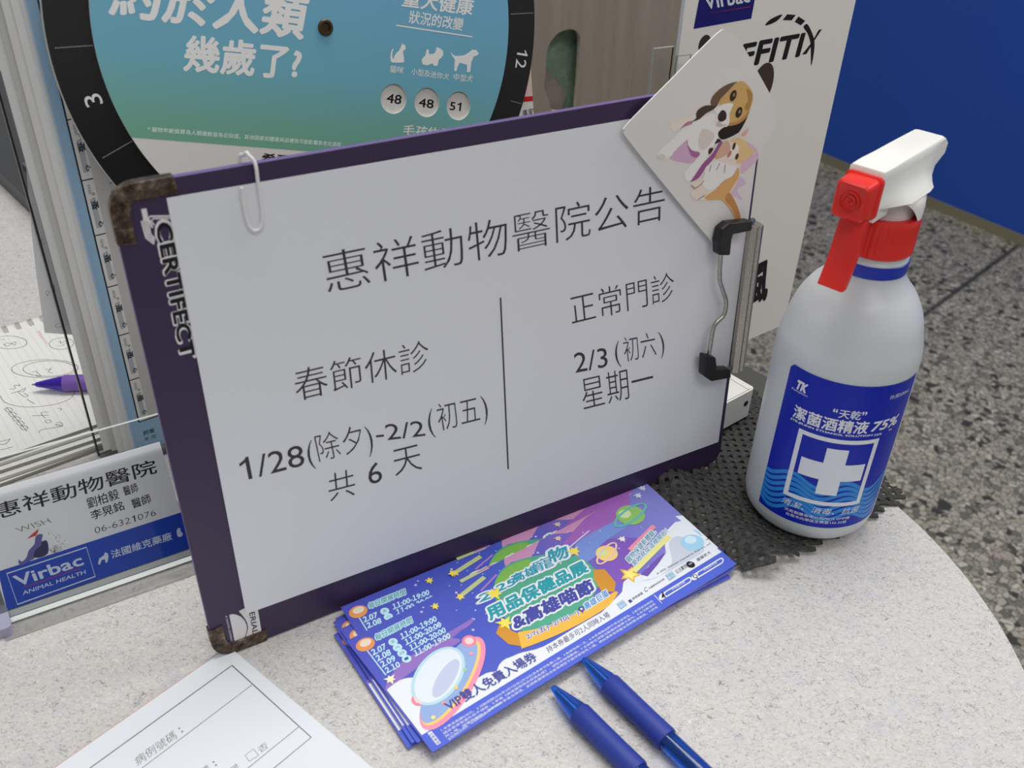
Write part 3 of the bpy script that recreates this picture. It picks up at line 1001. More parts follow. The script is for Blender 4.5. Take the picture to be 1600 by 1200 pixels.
g.text('愛她就從這裡開始！', T((991, 886)), T((1044, 832)), T((986, 879)), ink((60, 140, 170), 0.4), Lz(8), bold=0.01)
for a, b in (((1034, 933), (1076, 907)), ((1085, 902), (1126, 877))):
    a, b = Vector(a), Vector(b)
    d_ = (b - a).normalized()
    n_ = Vector((d_.y * 0.55, -d_.x * 1.0)) * -1
    for hw, c_, l_, sh in ((5.2, tW, 5, 0.0), (3.0, tBand, 6, 9.0)):
        aa = a + d_ * sh
        pts = []
        for k in range(9):
            t_ = math.pi * k / 8
            pts.append(b + n_ * hw * math.cos(t_) + d_ * hw * math.sin(t_))
        for k in range(9):
            t_ = math.pi * k / 8
            pts.append(aa - n_ * hw * math.cos(t_) - d_ * hw * math.sin(t_))
        g.poly(PX(pts), c_, Lz(l_))
g.text('f', T((1036, 936)), T((1038.5, 927.5)), T((1033, 934)), inkK, Lz(7), bold=0.03)
g.stroke(PX([(1034.5, 925.5), (1039.5, 934.5)]), 0.0008, inkK2, Lz(7))
g.ellipse(T((1086, 901)), 0.0014, 0.0014, inkK2, Lz(7))
g.ellipse(T((1086, 901)), 0.0009, 0.0009, tW, Lz(8))
g.stroke(PX([(1087.5, 902.5), (1090.5, 904.5)]), 0.0005, inkK2, Lz(7))
g.text('高雄寵物展', T((1050.5, 923)), T((1071, 911)), T((1047.5, 919)), tW, Lz(7))
g.text('高雄寵物展', T((1100.5, 893)), T((1121, 880.5)), T((1097.5, 889)), tW, Lz(7))
g.stroke(PX([(1022, 930), (1034, 943)]), 0.0004, tW, Lz(5))
TICKET = g.mesh('ticket')


def ticket(label, z, yaw, anchor_px, anchor, group='fanned event tickets'):
    """anchor: local point of the ticket that lies under the pixel"""
    P = ground(anchor_px, z)
    U = Vector((math.cos(yaw), math.sin(yaw), 0))
    V = Vector((-U.y, U.x, 0))
    o = bpy.data.objects.new('event_ticket', TICKET)
    C_.objects.link(o)
    o.matrix_world = Plane(P - U * anchor[0] - V * anchor[1], U=U, V=V).matrix()
    return tag(o, label, 'ticket', group)


ty = math.atan2(TU.y, TU.x)
g3a, g3b = ground((524, 966), 0.0012), ground((627, 1149), 0.0012)
y3 = math.atan2((g3a - g3b).y, (g3a - g3b).x) - math.pi / 2
ticket('blue event ticket on top of the fanned stack, its whole face showing', TZ, ty, (676, 1176), (0, 0))
ticket('blue event ticket second in the stack, its heading showing above the top ticket', TZ - 0.0009, math.radians(33.1), (532.5, 948.7), (0, THT))
ticket('blue event ticket at the bottom of the stack, left end sticking out furthest', 0.0012, y3, (524, 966), (0, THT))
hid = 'blue event ticket inside the fanned stack, only its edges showing'
ticket(hid, 0.0045, math.radians(35.5), (1147, 889), (TW, 0))
ticket(hid, 0.0036, math.radians(35.0), (1143, 893), (TW, 0))
ticket(hid, 0.0028, math.radians(36.3), (640, 1142), (0, 0))
ticket(hid, 0.0020, math.radians(35.0), (1138, 899), (TW, 0))

# ------------------------------------------------------------------ registration form sheet
FP0, FP1, FP2 = ground((358, 1010), 0.0012), ground((85, 1200), 0.0012), ground((580, 1198), 0.0012)
fu = (FP2 - FP0).normalized()
fv = Vector((-fu.y, fu.x, 0))
if fv.dot(FP1 - FP0) > 0:
    fv = -fv
# local x along the left-hand long edge, y across; x to the lower left
fx = (FP1 - FP0).normalized()
fy = Vector((-fx.y, fx.x, 0))
FPl = Plane(FP0, U=fx, V=fy)
Fh = FPl.hit
form = thing('form_pad', 'white printed patient form lying on the counter below the clipboard', 'form', FPl)
e2 = Fh((580, 1198))
mb = MB()
mb.prism([(0, 0), (0.21, 0), (0.21 + e2[0] / e2[1] * 0.148, 0.148), (e2[0] / e2[1] * 0.148, 0.148)], -0.0011, 0, mat('form_paper', (226, 229, 233), 0.75, spec=0.2))
mb.build('sheet', form)
mb = MB()
mb.box(0.0006, 0.21, -0.0005, 0.0, -0.0010, -0.0003, mat('red_glue', (206, 120, 112), 0.6))
mb.build('glued_edge', form)
Fz = lambda x, y: Fh((80 + x / 3.2, 1010 + y / 3.2))
mb = MB()
fk = ink((92, 92, 96))
ex = lambda a, b, k: (b[0] + (b[0] - a[0]) * k, b[1] + (b[1] - a[1]) * k)
mb.stroke([Fz(904, 95), ex(Fz(904, 95), Fz(195, 608), 0.3)], 0.0005, fk, 0.00005)
mb.stroke([Fz(904, 95), Fz(1300, 455), ex(Fz(1300, 455), Fz(1115, 608), 1.2)], 0.0005, fk, 0.00005)
mb.stroke([Fz(1003, 193), ex(Fz(1003, 193), Fz(455, 608), 0.3)], 0.0003, fk, 0.00005)
mb.stroke([Fz(1237, 403), ex(Fz(1237, 403), Fz(985, 608), 0.5)], 0.0003, fk, 0.00005)
for a in (((970, 545), (1010, 513), (1038, 545), (990, 575)),):
    mb.stroke([Fz(*p) for p in a], 0.00025, fk, 0.00005, True)
mb.build('form_lines', form)
mb = MB()
mb.text('病例號碼', Fz(432, 600), Fz(632, 458), Fz(412, 558), fk, 0.00005, -0.01)
mb.ellipse(Fz(640, 410), 0.0004, 0.0004, fk, 0.00005)
mb.ellipse(Fz(655, 426), 0.0004, 0.0004, fk, 0.00005)
mb.text('否', Fz(1047, 535), Fz(1088, 505), Fz(1030, 508), fk, 0.00005, -0.01)
mb.ellipse(Fz(812, 578), 0.0004, 0.0004, fk, 0.00005)
mb.ellipse(Fz(824, 594), 0.0004, 0.0004, fk, 0.00005)
mb.text('電話號碼', Fz(640, 735), Fz(800, 622), Fz(622, 700), fk, 0.00005, -0.01)
mb.text('是', Fz(905, 640), Fz(945, 610), Fz(890, 612), fk, 0.00005, -0.01)
mb.build('form_text', form)

# ------------------------------------------------------------------ blue ballpoint pens


def pen(label, tip_px, tail_px, clearm, gripm, z0=0.0, group=None, nib=False, scale=1.0, refill=True, total=0.143):
    r = 0.0058 * scale
    zc = z0 + r
    a, b = ground(tip_px, z0 + 0.004), ground(tail_px, zc)
    d = Vector((b.x - a.x, b.y - a.y, 0)).normalized()
    root = thing('ballpoint_pen', label, 'pen', Plane(Vector((a.x, a.y, zc)), U=d, V=Vector((-d.y, d.x, 0))), group=group)
    ax = lambda prof, m_, nm, n=32: None

    def lathe_x(prof, m_, nm, n=36):
        q = MB()
        q.loft([[(x, rr * math.cos(2 * math.pi * k / n), rr * math.sin(2 * math.pi * k / n)) for k in range(n)] for x, rr in prof], m_)
        return q.build(nm, root, smooth=True, fix=True)
    s = scale
    lathe_x([(0, 0.0009 * s), (0.0008 * s, 0.0016 * s), (0.004 * s, 0.0023 * s), (0.010 * s, 0.0036 * s), (0.0165 * s, 0.0049 * s), (0.0185 * s, 0.0050 * s)], clearm, 'tip_cone')
    lathe_x([(0.0182 * s, 0.0040 * s), (0.0184 * s, 0.0053 * s), (0.0192 * s, 0.0057 * s), (0.030 * s, 0.0056 * s), (0.044 * s, 0.0056 * s), (0.0555 * s, 0.0058 * s), (0.0566 * s, 0.0055 * s), (0.0567 * s, 0.0045 * s)], gripm, 'grip')
    lathe_x([(0.0566 * s, 0.0049 * s), (0.075 * s, 0.0050 * s), (total - 0.012, 0.0050 * s), (total - 0.011, 0.0042 * s)], clearm, 'barrel')
    lathe_x([(total - 0.011, 0.0032 * s), (total - 0.001, 0.0032 * s), (total, 0.0026 * s)], gripm, 'push_button')
    if refill:
        lathe_x([(0.0185 * s, 0.0013 * s), (0.060 * s, 0.0016 * s), (total - 0.02, 0.0016 * s)], mat('ink_refill', (14, 22, 60), 0.3), 'ink_refill', 16)
        lathe_x([(0.003 * s, 0.0007 * s), (0.012 * s, 0.0012 * s), (0.0185 * s, 0.0013 * s)], STEEL, 'refill_point', 16)
    if nib:
        lathe_x([(-0.0022, 0.0003), (-0.0018, 0.0005), (0.0002, 0.0008)], STEEL, 'nib', 12)
    return root


pg = 'blue retractable pens'
pen('blue clear-barrelled ballpoint pen with dark grip, nearer the white form', (863, 1077), (1036, 1246), BLUECLEAR, BLUEGRIP, group=pg)
pen('blue clear-barrelled ballpoint pen with its tip touching the ticket stack shadow', (911, 1033), (1106, 1218), BLUECLEAR, BLUEGRIP, group=pg)

# ------------------------------------------------------------------ name card stand
s0, s1 = ground((11, 954), 0.005), ground((299, 856), 0.005)
sy_ = math.atan2((s1 - s0).y, (s1 - s0).x)
SP = Plane(s0, sy_, math.radians(33))
S = SP.hit
SW = S((299, 856))[0]
SH = S((246, 691))[1]
stand = thing('sign_stand', 'clear acrylic slant-back stand holding the clinic name card', 'sign stand', SP)
mb = MB()
mb.box(-0.004, SW + 0.004, -0.005, SH + 0.0145, -0.0025, -0.0007, ACRYL)
mb.build('back_plate', stand, bevel=0.0004)
mb = MB()
mb.box(-0.004, SW + 0.004, -0.005, SH + 0.0004, 0.0009, 0.0022, ACRYL)
mb.build('front_plate', stand, bevel=0.0004)
mb = MB()
mb.box(-0.004, SW + 0.004, -0.0034, -0.0004, -0.0006, 0.0008, mat('pale_rim_strip', (206, 208, 206), 0.4))  # opaque pale grey painted over the shade seen through the clear base
mb.box(-0.004, SW + 0.004, -0.0060, -0.0036, -0.0025, 0.0026, ACRYL_GLINT)
mb.build('lower_rim', stand)
mb = MB()
mb.box(SW + 0.0034, SW + 0.0050, -0.0055, SH + 0.0145, -0.0025, 0.0010, ACRYL_GLINT)
mb.build('side_rim', stand)
mb = MB()
mb.box(-0.004, SW + 0.004, SH + 0.0142, SH + 0.0150, -0.0025, -0.0008, ACRYL_GLINT)
mb.build('upper_rim', stand)
ft = MB()
fp = Plane(Vector((s0.x, s0.y, 0)), U=SP.U, V=Vector((-SP.U.y, SP.U.x, 0)))
ft.box(-0.004, SW + 0.004, -0.016, 0.055, 0.0, 0.0022, ACRYL)
fo = ft.build('foot_plate', None, bevel=0.0004)
fo.parent = stand
fo.matrix_parent_inverse = stand.matrix_world.inverted()
fo.matrix_world = fp.matrix()
rb = MB()
rb.prism(rrect(-0.012, 0.0005, -0.013, 0.004, 0.002), 0.0, 0.006, mat('grey_lilac_rubber', (160, 158, 182), 0.4))
rbo = rb.build('rubber_foot', None, bevel=0.001)
rbo.parent = stand
rbo.matrix_parent_inverse = stand.matrix_world.inverted()
rbo.matrix_world = fp.matrix()

nc = thing('name_card', 'white and blue clinic name card with phone number, inside the clear stand', 'name card', SP)
mb = MB()
mb.box(0, SW, 0, SH, -0.0004, 0.0, mat('name_card_stock', (234, 234, 238), 0.5))
mb.build('card_paper', nc)
Z6 = lambda x, y: S((x / 4, 600 + y / 4))
sB, sW = ink((16, 66, 184), 0.4), ink((214, 224, 240), 0.4)
mb = MB()
mb.poly([S((-3, 893)), S((286, 799.5)), S((299, 856)), S((11, 954))], sB, 0.00004)
V8 = lambda x, y: S((x / 8, 880 + y / 8))
mb.stroke([V8(85, 130), V8(220, 515), V8(1190, 165), S((135, 855))], 0.0006, sW, 0.00008, True)
mb.text('Virbac', S((27, 917)), S((131, 882)), S((20, 901)), sW, 0.00008, 0.02)
mb.text('ANIMAL HEALTH', V8(287, 398), V8(1072, 128), V8(281, 352), sW, 0.00008, 0.008)
mb.stroke([V8(300, 300), V8(1000, 62)], 0.0004, ink((170, 40, 60)), 0.00008)
mb.text('法國維克藥廠', Z6(700, 1092), Z6(1078, 972), Z6(688, 1042), sW, 0.00008, 0.012)
mb.poly([Z6(*p) for p in ((612, 1125), (620, 1090), (650, 1070), (655, 1052), (675, 1060), (678, 1080), (672, 1112), (660, 1118), (655, 1095), (635, 1100), (625, 1128))], sW, 0.00008)
mb.poly(spline([Z6(*p) for p in ((1108, 905), (1125, 900), (1130, 920), (1142, 935), (1135, 952), (1115, 955), (1105, 935))], 3, True), sW, 0.00008)
mb.build('maker_banner', nc)
mb = MB()
mb.text('惠祥動物醫院', S((-6, 813)), S((246, 739)), S((-12, 789)), inkK, 0.00005, 0.008)
mb.text('劉柏毅', S((138, 795)), S((187, 779)), S((134, 779)), inkK, 0.00005, 0.01)
mb.text('醫師', S((195, 775)), S((217, 768)), S((191, 761)), inkK, 0.00005, 0.01)
mb.text('李晃銘', S((144, 813)), S((195, 796)), S((140, 799)), inkK, 0.00005, 0.01)
mb.text('醫師', S((208, 795)), S((237, 785)), S((204, 781)), inkK, 0.00005, 0.01)
mb.text('06-6321076', S((149, 834)), S((244, 805)), S((147, 824)), inkK, 0.00005, -0.012)
mb.build('clinic_text', nc)
mb = MB()
mb.text('WISH', Z6(117, 930), Z6(322, 866), Z6(92, 902), ink((92, 140, 84)), 0.00005, -0.01)
mb.poly(spline([Z6(*p) for p in ((118, 1125), (118, 1095), (135, 1110), (165, 1085), (180, 1040), (215, 1000), (222, 955), (245, 938), (268, 942), (262, 965), (258, 1010), (235, 1040), (220, 1085), (180, 1110), (140, 1130))], 3, True), ink((100, 92, 160)), 0.00005)
mb.poly(spline([Z6(*p) for p in ((212, 1080), (220, 1040), (255, 1010), (262, 985), (290, 978), (302, 1010), (298, 1060), (250, 1085))], 3, True), ink((44, 44, 92)), 0.00007)
mb.poly([Z6(*p) for p in ((242, 903), (236, 930), (225, 948), (168, 968), (198, 940))], ink((206, 70, 50)), 0.00006)
random.seed(2)
for k in range(22):
    mb.ellipse(Z6(300 + random.uniform(0, 110), 930 + random.uniform(0, 90)), 0.0002, 0.0002, inkK2, 0.00005, n=6)
for k in range(8):
    a = Z6(330 + random.uniform(-10, 20), 1055)
    b = Z6(305 + 12 * k, 1005 + abs(k - 4) * 7)
    mb.stroke([a, b], 0.0002, inkK2, 0.00005)
mb.build('clinic_logo', nc)

# ------------------------------------------------------------------ pet age wheel chart
DO = CAM + ray((508, 43)) * 0.5
DYAW, DTILT, DROT = 0.6165, 0.1844, math.radians(-14.4)
DP = Plane(DO, DYAW, DTILT)
DR = DP.rot(DROT)
RO, RI = 0.1351, 0.1154
dial = thing('age_wheel', 'round pet age wheel with blue green face and black number ring behind the clipboard', 'wheel chart', DP)
Dh = DP.hit
mb = MB()
vb = -DO.z / DP.V.z + 0.0006
cardmat = mat('chart_backing_card', (222, 218, 212), 0.5)
mb.box(-0.100, 0.1335, vb, 0.10, -0.0090, -0.0070, cardmat)
bc = mb.build('backing_card', dial)
mb = MB()
q = [Dh(p, -0.0069) for p in ((800, 60), (852, 60), (852, 148), (800, 154))]
xr = 0.1335
yl = Dh((848, 147), -0.007)[1]
mb.poly([(0.09, yl + 0.003), (xr, yl), (xr, 0.10), (0.09, 0.10)], ink((226, 196, 186)), -0.00695)
mb.poly([(0.09, yl), (xr, yl - 0.003), (xr, yl), (0.09, yl + 0.003)], ink((190, 30, 40)), -0.00690)
mb.text('專家', Dh((817, 186), -0.007), Dh((834, 182), -0.007), Dh((816, 172), -0.007), inkK, -0.00690)
mb.build('backing_print', dial)
mb = MB()
mb.poly([(0, 0)] * 0 + [(RO * math.cos(a), RO * math.sin(a)) for a in (2 * math.pi * k / 128 for k in range(128))], BLACKP, 0) if False else None
mb.prism([(RO * math.cos(2 * math.pi * k / 128), RO * math.sin(2 * math.pi * k / 128)) for k in range(128)], -0.0065, -0.0015, mat('black_ring_card', (20, 19, 19), 0.42), mat('ring_card_edge', (190, 186, 180), 0.6))
mb.build('number_ring', dial)
mb = MB()
tick = ink((120, 118, 116))
for a, b in (((85, 75), (152.5, 70.5)), ((160, 247), (212, 217)), ((798, 22), (842, 19.5)), ((798, 157.5), (826, 166.5))):
    mb = MB()
    mb.stroke([tuple(Vector(v) * (min(max(Vector(v).length, RI + 0.0004), RO - 0.0010) / Vector(v).length)) for v in (Dh(a, -0.0015), Dh(b, -0.0015))], 0.0005, tick, -0.0014)
    mb.build('ring_tick', dial)
for tx, p, wdt, ht in (('3', (145.5, 156.5), 0.0052, 0.0080), ('12', (815, 92.5), 0.0105, 0.0078)):
    mb = MB()
    c_ = Vector(Dh(p, -0.0015))
    up = c_.normalized()
    rt = Vector((up.y, -up.x))
    mb.text(tx, c_ - rt * wdt / 2 - up * ht / 2, c_ + rt * wdt / 2 - up * ht / 2, c_ - rt * wdt / 2 + up * ht / 2, inkW, -0.0014)
    mb.build('ring_number', dial)

# front disc with three round windows
face_m = mat('wheel_face_print', (96, 160, 190), 0.4)
t_ = NT(face_m)
s_ = t_.n('ShaderNodeSeparateXYZ')
t_.l(t_.mapping(t_.coords(), rot=(0, 0, -DROT)), s_.inputs[0])
mr = t_.n('ShaderNodeMapRange')
t_.l(s_.outputs[1], mr.inputs[0])
mr.inputs[1].default_value = -0.066
mr.inputs[2].default_value = 0.02
cgrad = t_.ramp(mr.outputs[0], [(0.0, lin((120, 172, 144))), (0.18, lin((118, 174, 158))), (0.5, lin((112, 176, 194))), (1.0, lin((112, 172, 202)))])
t_.l(cgrad, t_.b.inputs['Base Color'])
wins = [Dh((615, 154.5)), Dh((667, 160)), Dh((716.5, 165.5))]
WR = 0.0081
bm = bmesh.new()
loops = [[(RI * math.cos(2 * math.pi * k / 160), RI * math.sin(2 * math.pi * k / 160)) for k in range(160)]]
for c_ in wins:
    loops.append([(c_[0] + WR * math.cos(-2 * math.pi * k / 32), c_[1] + WR * math.sin(-2 * math.pi * k / 32)) for k in range(32)])
chord_v = -0.0640
cD, sD = math.cos(DROT), math.sin(DROT)


def fill_with_holes(loops, z0, z1, m_top, m_side):
    allp = [p for lp in loops for p in lp]
    tri = tessellate_polygon([[Vector((x, y, 0)) for x, y in lp] for lp in loops])
    q = MB()
    out = []
    for t in tri:
        a, b, c = (allp[i] for i in t)
        if (b[0] - a[0]) * (c[1] - a[1]) - (b[1] - a[1]) * (c[0] - a[0]) < 0:
            t = (t[0], t[2], t[1])
        out.append(tuple(t))
    q.add([(x, y, z1) for x, y in allp], out, m_top)
    q.add([(x, y, z0) for x, y in allp], [t[::-1] for t in out], m_side)
    for lp in loops:
        n = len(lp)
        q.add([(x, y, z) for x, y in lp for z in (z0, z1)], [(2 * i, 2 * ((i + 1) % n), 2 * ((i + 1) % n) + 1, 2 * i + 1) for i in range(n)], m_side)
    return q


bm.free()
fdisc = fill_with_holes(loops, -0.0012, 0.0, cardmat, cardmat)
fd = fdisc.build('front_disc', dial)
# coloured print above the chord, leaving the windows open
a0 = math.asin(chord_v / RI)
seg = [(RI * math.cos(a0 + (math.pi - 2 * a0) * k / 120), RI * math.sin(a0 + (math.pi - 2 * a0) * k / 120)) for k in range(121)]
seg = [(x * cD - y * sD, x * sD + y * cD) for x, y in seg]
q = fill_with_holes([seg] + loops[1:], 0.00002, 0.00006, face_m, face_m)
q.build('face_print', dial)
mb = MB()
mb.lathe([(0.0041, -0.001), (0.0041, 0.0010), (0.0036, 0.0014), (0.0025, 0.0014), (0.0022, 0.0006), (0.0020, 0.0003)], mat('brass_rivet', (84, 68, 48), 0.35, 0.8), 32)
mb.build('rivet', dial, smooth=True)
LW = 0.00012
dW = ink((236, 234, 230), 0.45)
mb = MB()
for tx, bl, br, tl, bd in (('約於人類', (171, 23), (472, 61), (181, -50), 0.03), ('幾歲了?', (287, 110), (466, 124), (292, 55), 0.028),
                           ('重大健康', (628, 10), (737, 24), (632, -16), 0.02), ('狀況的改變', (638, 36), (722, 48), (641, 16), 0.012),
                           ('貓咪', (608.5, 113), (630, 115.5), (609.5, 102), 0.005), ('小型及迷你犬', (642, 116.5), (701, 125), (643, 106), 0.005), ('中型犬', (708, 125.5), (738, 128.5), (709.5, 114.5), 0.005),
                           ('毛孩約為', (629.5, 211), (703, 218), (631.5, 194), 0.012)):
    mb.text(tx, Dh(bl), Dh(br), Dh(tl), dW, LW, bd)
    if tx != '約於人類':
        mb.build('face_title' if tx == '幾歲了?' else 'pet_size_text' if len(bl) and bl[1] > 105 and bl[1] < 130 else 'face_heading', dial)
        mb = MB()
mb.stroke([Dh((619, 39.5)), Dh((738, 57.5))], 0.0007, dW, LW)
mb.build('face_rule', dial)
mb = MB()
mb.text('* 寵物年齡換算為人類歲數皆為近似值，其他因素如體重與品種皆可能影響其老化過程', Dh((230, 205.5)), Dh((532, 229.5)), Dh((231, 197.5)), ink((226, 242, 234)), LW, 0.006)
mb.build('face_caption', dial)
mb = MB()
mb.text('希爾思', Dh((408, 254)), Dh((476, 259)), Dh((410, 239)), inkK, LW, 0.02)
mb.build('face_maker_text', dial)
D2 = lambda x, y: Dh((400 + x / 4, y / 4))
for pts in (((908, 284), (913, 270), (921, 282), (930, 276), (933, 290), (936, 300), (928, 313), (917, 318), (920, 336), (924, 360), (925, 388), (905, 392), (880, 392), (852, 391), (843, 382), (839, 360), (842, 332), (849, 310), (858, 303), (860, 309), (853, 322), (850, 345), (853, 364), (860, 368), (864, 350), (876, 332), (892, 317), (900, 302)),
            ((1040, 402), (1034, 372), (1058, 345), (1066, 310), (1078, 308), (1082, 340), (1118, 332), (1130, 292), (1142, 300), (1150, 302), (1168, 318), (1170, 340), (1160, 360), (1142, 372), (1134, 410), (1112, 412), (1102, 396), (1070, 408)),
            ((1218, 318), (1228, 340), (1245, 350), (1300, 346), (1338, 322), (1350, 310), (1375, 312), (1392, 334), (1382, 346), (1360, 352), (1345, 390), (1338, 450), (1318, 450), (1318, 405), (1272, 392), (1258, 420), (1252, 445), (1238, 442), (1242, 370), (1222, 345))):
    mb = MB()
    mb.poly([D2(*p) for p in pts], dW, LW)
    mb.build('pet_icon', dial)
mb = MB()
for c_, tx in zip(wins, ('48', '48', '51')):
    pass
cw = cardmat
for c_ in wins:
    mb.ellipse(c_, WR + 0.001, WR + 0.001, cw, -0.00142)
for tx, bl, br, tl in (('48', (603.5, 160), (626, 163), (605.5, 146)), ('48', (654, 166.5), (676.5, 169.5), (655.5, 153)), ('51', (702.5, 171.5), (719.5, 173.5), (704, 158.5))):
    mb.text(tx, Dh(bl, -0.0014), Dh(br, -0.0014), Dh(tl, -0.0014), inkK, -0.00138, 0.015)
mb.build('window_numbers', dial)

# ------------------------------------------------------------------ leaflets in the clear holder at the left
LY = math.radians(38)
LO = Vector((-0.2150, 0.4650, 0.0))
LP = Plane(LO, LY, 0.0)
Lh = LP.hit
UMX = Lh((246, 650))[0] + 0.002
hold = thing('leaflet_holder', 'clear dark-edged holder standing at the left full of upright leaflets', 'leaflet holder', LP)
xl = Lh((50, 300))[0]
mb = MB()
mb.box(xl, UMX + 0.002, 0.0, 0.32, -0.0180, -0.0165, ACRYL)
mb.build('back_plate', hold)
mb = MB()
mb.box(xl - 0.0006, xl + 0.0004, 0.0, 0.33, -0.0180, -0.0150, mat('dark_holder_edge', (40, 40, 40), 0.35))
mb.build('side_wall', hold)
mb = MB()
mb.box(xl, UMX + 0.002, 0.0, 0.003, -0.0180, 0.006, ACRYL)
mb.build('floor_plate', hold)
lg = 'leaflets in the clear holder'
lefts = [(53, 0), (68, 1), (79, 2), (93, 3)]
labs = ['plain white leaflet at the back of the holder, next to the dark edge', 'plain white leaflet second from the back of the holder', 'grey white leaflet second from the front of the holder', 'white leaflet just behind the blue striped front leaflet']
cols = [(232, 231, 228), (206, 204, 201), (232, 230, 227), (236, 234, 231)]
for (px_, k), lb, c_ in zip(lefts, labs, cols):
    u0 = Lh((px_, 300), -0.014 + 0.0035 * k)[0]
    r_ = thing('leaflet', lb, 'leaflet', LP, group=lg)
    mb = MB()
    pm = mat('leaflet_paper_%s' % 'abcd'[k], c_, 0.7)
    # slightly bowed sheet
    rows_ = []
    n = 10
    for i in range(n + 1):
        x = u0 + (UMX - 0.001 - u0) * i / n
        z = -0.0145 + 0.0035 * k + 0.0012 * math.sin(math.pi * i / n)
        rows_.append((x, z))
    ringpts = rows_ + [(x, z - 0.0005) for x, z in rows_[::-1]]
    mb.loft([[(x, y, z) for x, z in ringpts] for y in (0.0035, 0.33 + 0.004 * k)], pm)
    mb.build('sheet', r_, fix=True)
front = thing('leaflet', 'front leaflet with a blue stripe and a column of stamp boxes, in the clear holder', 'leaflet', LP, group=lg)
mb = MB()
u0 = Lh((107, 300))[0]
ub = Lh((131, 300))[0]
blu = mat('leaflet_blue', (150, 188, 214), 0.5)
t_ = NT(blu)
s_ = t_.n('ShaderNodeSeparateXYZ')
t_.l(t_.coords(), s_.inputs[0])
mr = t_.n('ShaderNodeMapRange')
t_.l(s_.outputs[0], mr.inputs[0])
mr.inputs[1].default_value = u0
mr.inputs[2].default_value = ub
t_.l(t_.ramp(mr.outputs[0], [(0.0, lin((236, 235, 232))), (0.32, lin((156, 190, 218))), (1.0, lin((160, 198, 224)))]), t_.b.inputs['Base Color'])
mb.box(u0, UMX, 0.004, 0.335, -0.0006, 0.0, blu)
mb.build('sheet', front)
mb = MB()
lk = ink((36, 44, 58))
yb = Lh((213, 661))[1]
ur = Lh((150.5, 300))[0]
wcell = ink((236, 234, 230))
mb.poly([(ub, yb), (UMX, yb), (UMX, 0.334), (ub, 0.334)], wcell, 0.00004)
mb.poly([(ur, yb), (UMX, yb), (UMX, 0.334), (ur, 0.334)], ink((206, 204, 200)), 0.00006)  # grey margin beside the boxes: the clipboard's shade painted onto the sheet
mb.stroke([(ub, yb), (ub, 0.334)], 0.0008, lk, 0.00010)
mb.stroke([(ub, yb), (UMX, yb)], 0.0007, lk, 0.00010)
ys = [Lh(p)[1] for p in ((201, 595), (184.5, 525), (168, 449), (150, 368), (130, 282), (107.5, 187))]
for y in ys:
    mb.stroke([(ub, y), (ur, y)], 0.0006, lk, 0.00010)
mb.build('box_grid', front)
mb = MB()
for y0_, y1_ in zip([yb] + ys, ys + [ys[-1] + 0.03]):
    h_ = y1_ - y0_
    xa = ub + (ur - ub) * 0.62
    mb.poly(rrect(ub + (ur - ub) * 0.34, ub + (ur - ub) * 0.80, y0_ + h_ * 0.12, y0_ + h_ * 0.66, 0.0008), ink((186, 190, 194)), 0.00007)
    mb.text('蚤', (xa - 0.0016, y0_ + h_ * 0.62), (xa - 0.0016, y0_ + h_ * 0.46), (xa + 0.0018, y0_ + h_ * 0.62), lk, 0.00012, 0.02)
    mb.text('心', (xa - 0.0002, y0_ + h_ * 0.24), (xa - 0.0002, y0_ + h_ * 0.14), (xa + 0.0022, y0_ + h_ * 0.24), lk, 0.00012, 0.03)
    mb.text('0 i', (xa + 0.0000, y0_ + h_ * 0.76), (xa + 0.0000, y0_ + h_ * 0.66), (xa + 0.0014, y0_ + h_ * 0.76), lk, 0.00012)
    mb.text('寵', (ub + (ur - ub) * 0.36, y0_ + h_ * 0.92), (ub + (ur - ub) * 0.36, y0_ + h_ * 0.74), (ub + (ur - ub) * 0.62, y0_ + h_ * 0.92), ink((170, 170, 170)), 0.00012)
mb.build('stamp_icons', front)
mb = MB()
mb.text('飼養', Lh((224, 681)), Lh((242, 675)), Lh((222.5, 674)), lk, 0.0001)
mb.text('年 月', Lh((226, 690)), Lh((243, 684)), Lh((225, 684)), lk, 0.0001)
mb.build('foot_text', front)
# grey note slip tucked behind the holder
NSP = Plane(LP.world(0, 0, -0.0200), U=LP.U, V=LP.V)
slip = thing('note_slip', 'grey paper slip with faint handwriting sticking out behind the leaflet holder', 'note', NSP)
c_ = [NSP.hit(p) for p in ((47, 330), (49, 360), (57, 430), (70, 520), (112, 523))]
mb = MB()
mb.prism([c_[0], c_[1], c_[2], c_[3], c_[4], (c_[4][0] + 0.02, c_[4][1] + 0.004), (c_[4][0] + 0.02, c_[0][1] + 0.06), (c_[0][0] + 0.01, c_[0][1] + 0.06)], -0.0003, 0.0, mat('grey_slip_paper', (236, 236, 236), 0.7))
mb.build('paper', slip)
mb = MB()
pk = ink((150, 150, 150))
for pts in (((75, 462), (71, 458), (74, 454), (78, 457), (73, 462)), ((78, 447), (82, 452), (86, 447)), ((84, 444), (86, 456)), ((92, 505), (86, 508), (88, 512), (96, 510)), ((60, 375), (64, 384)), ((66, 372), (62, 388)), ((58, 382), (70, 380))):
    mb.stroke([NSP.hit(p) for p in pts], 0.0003, pk, 0.00005)
mb.build('handwriting', slip)

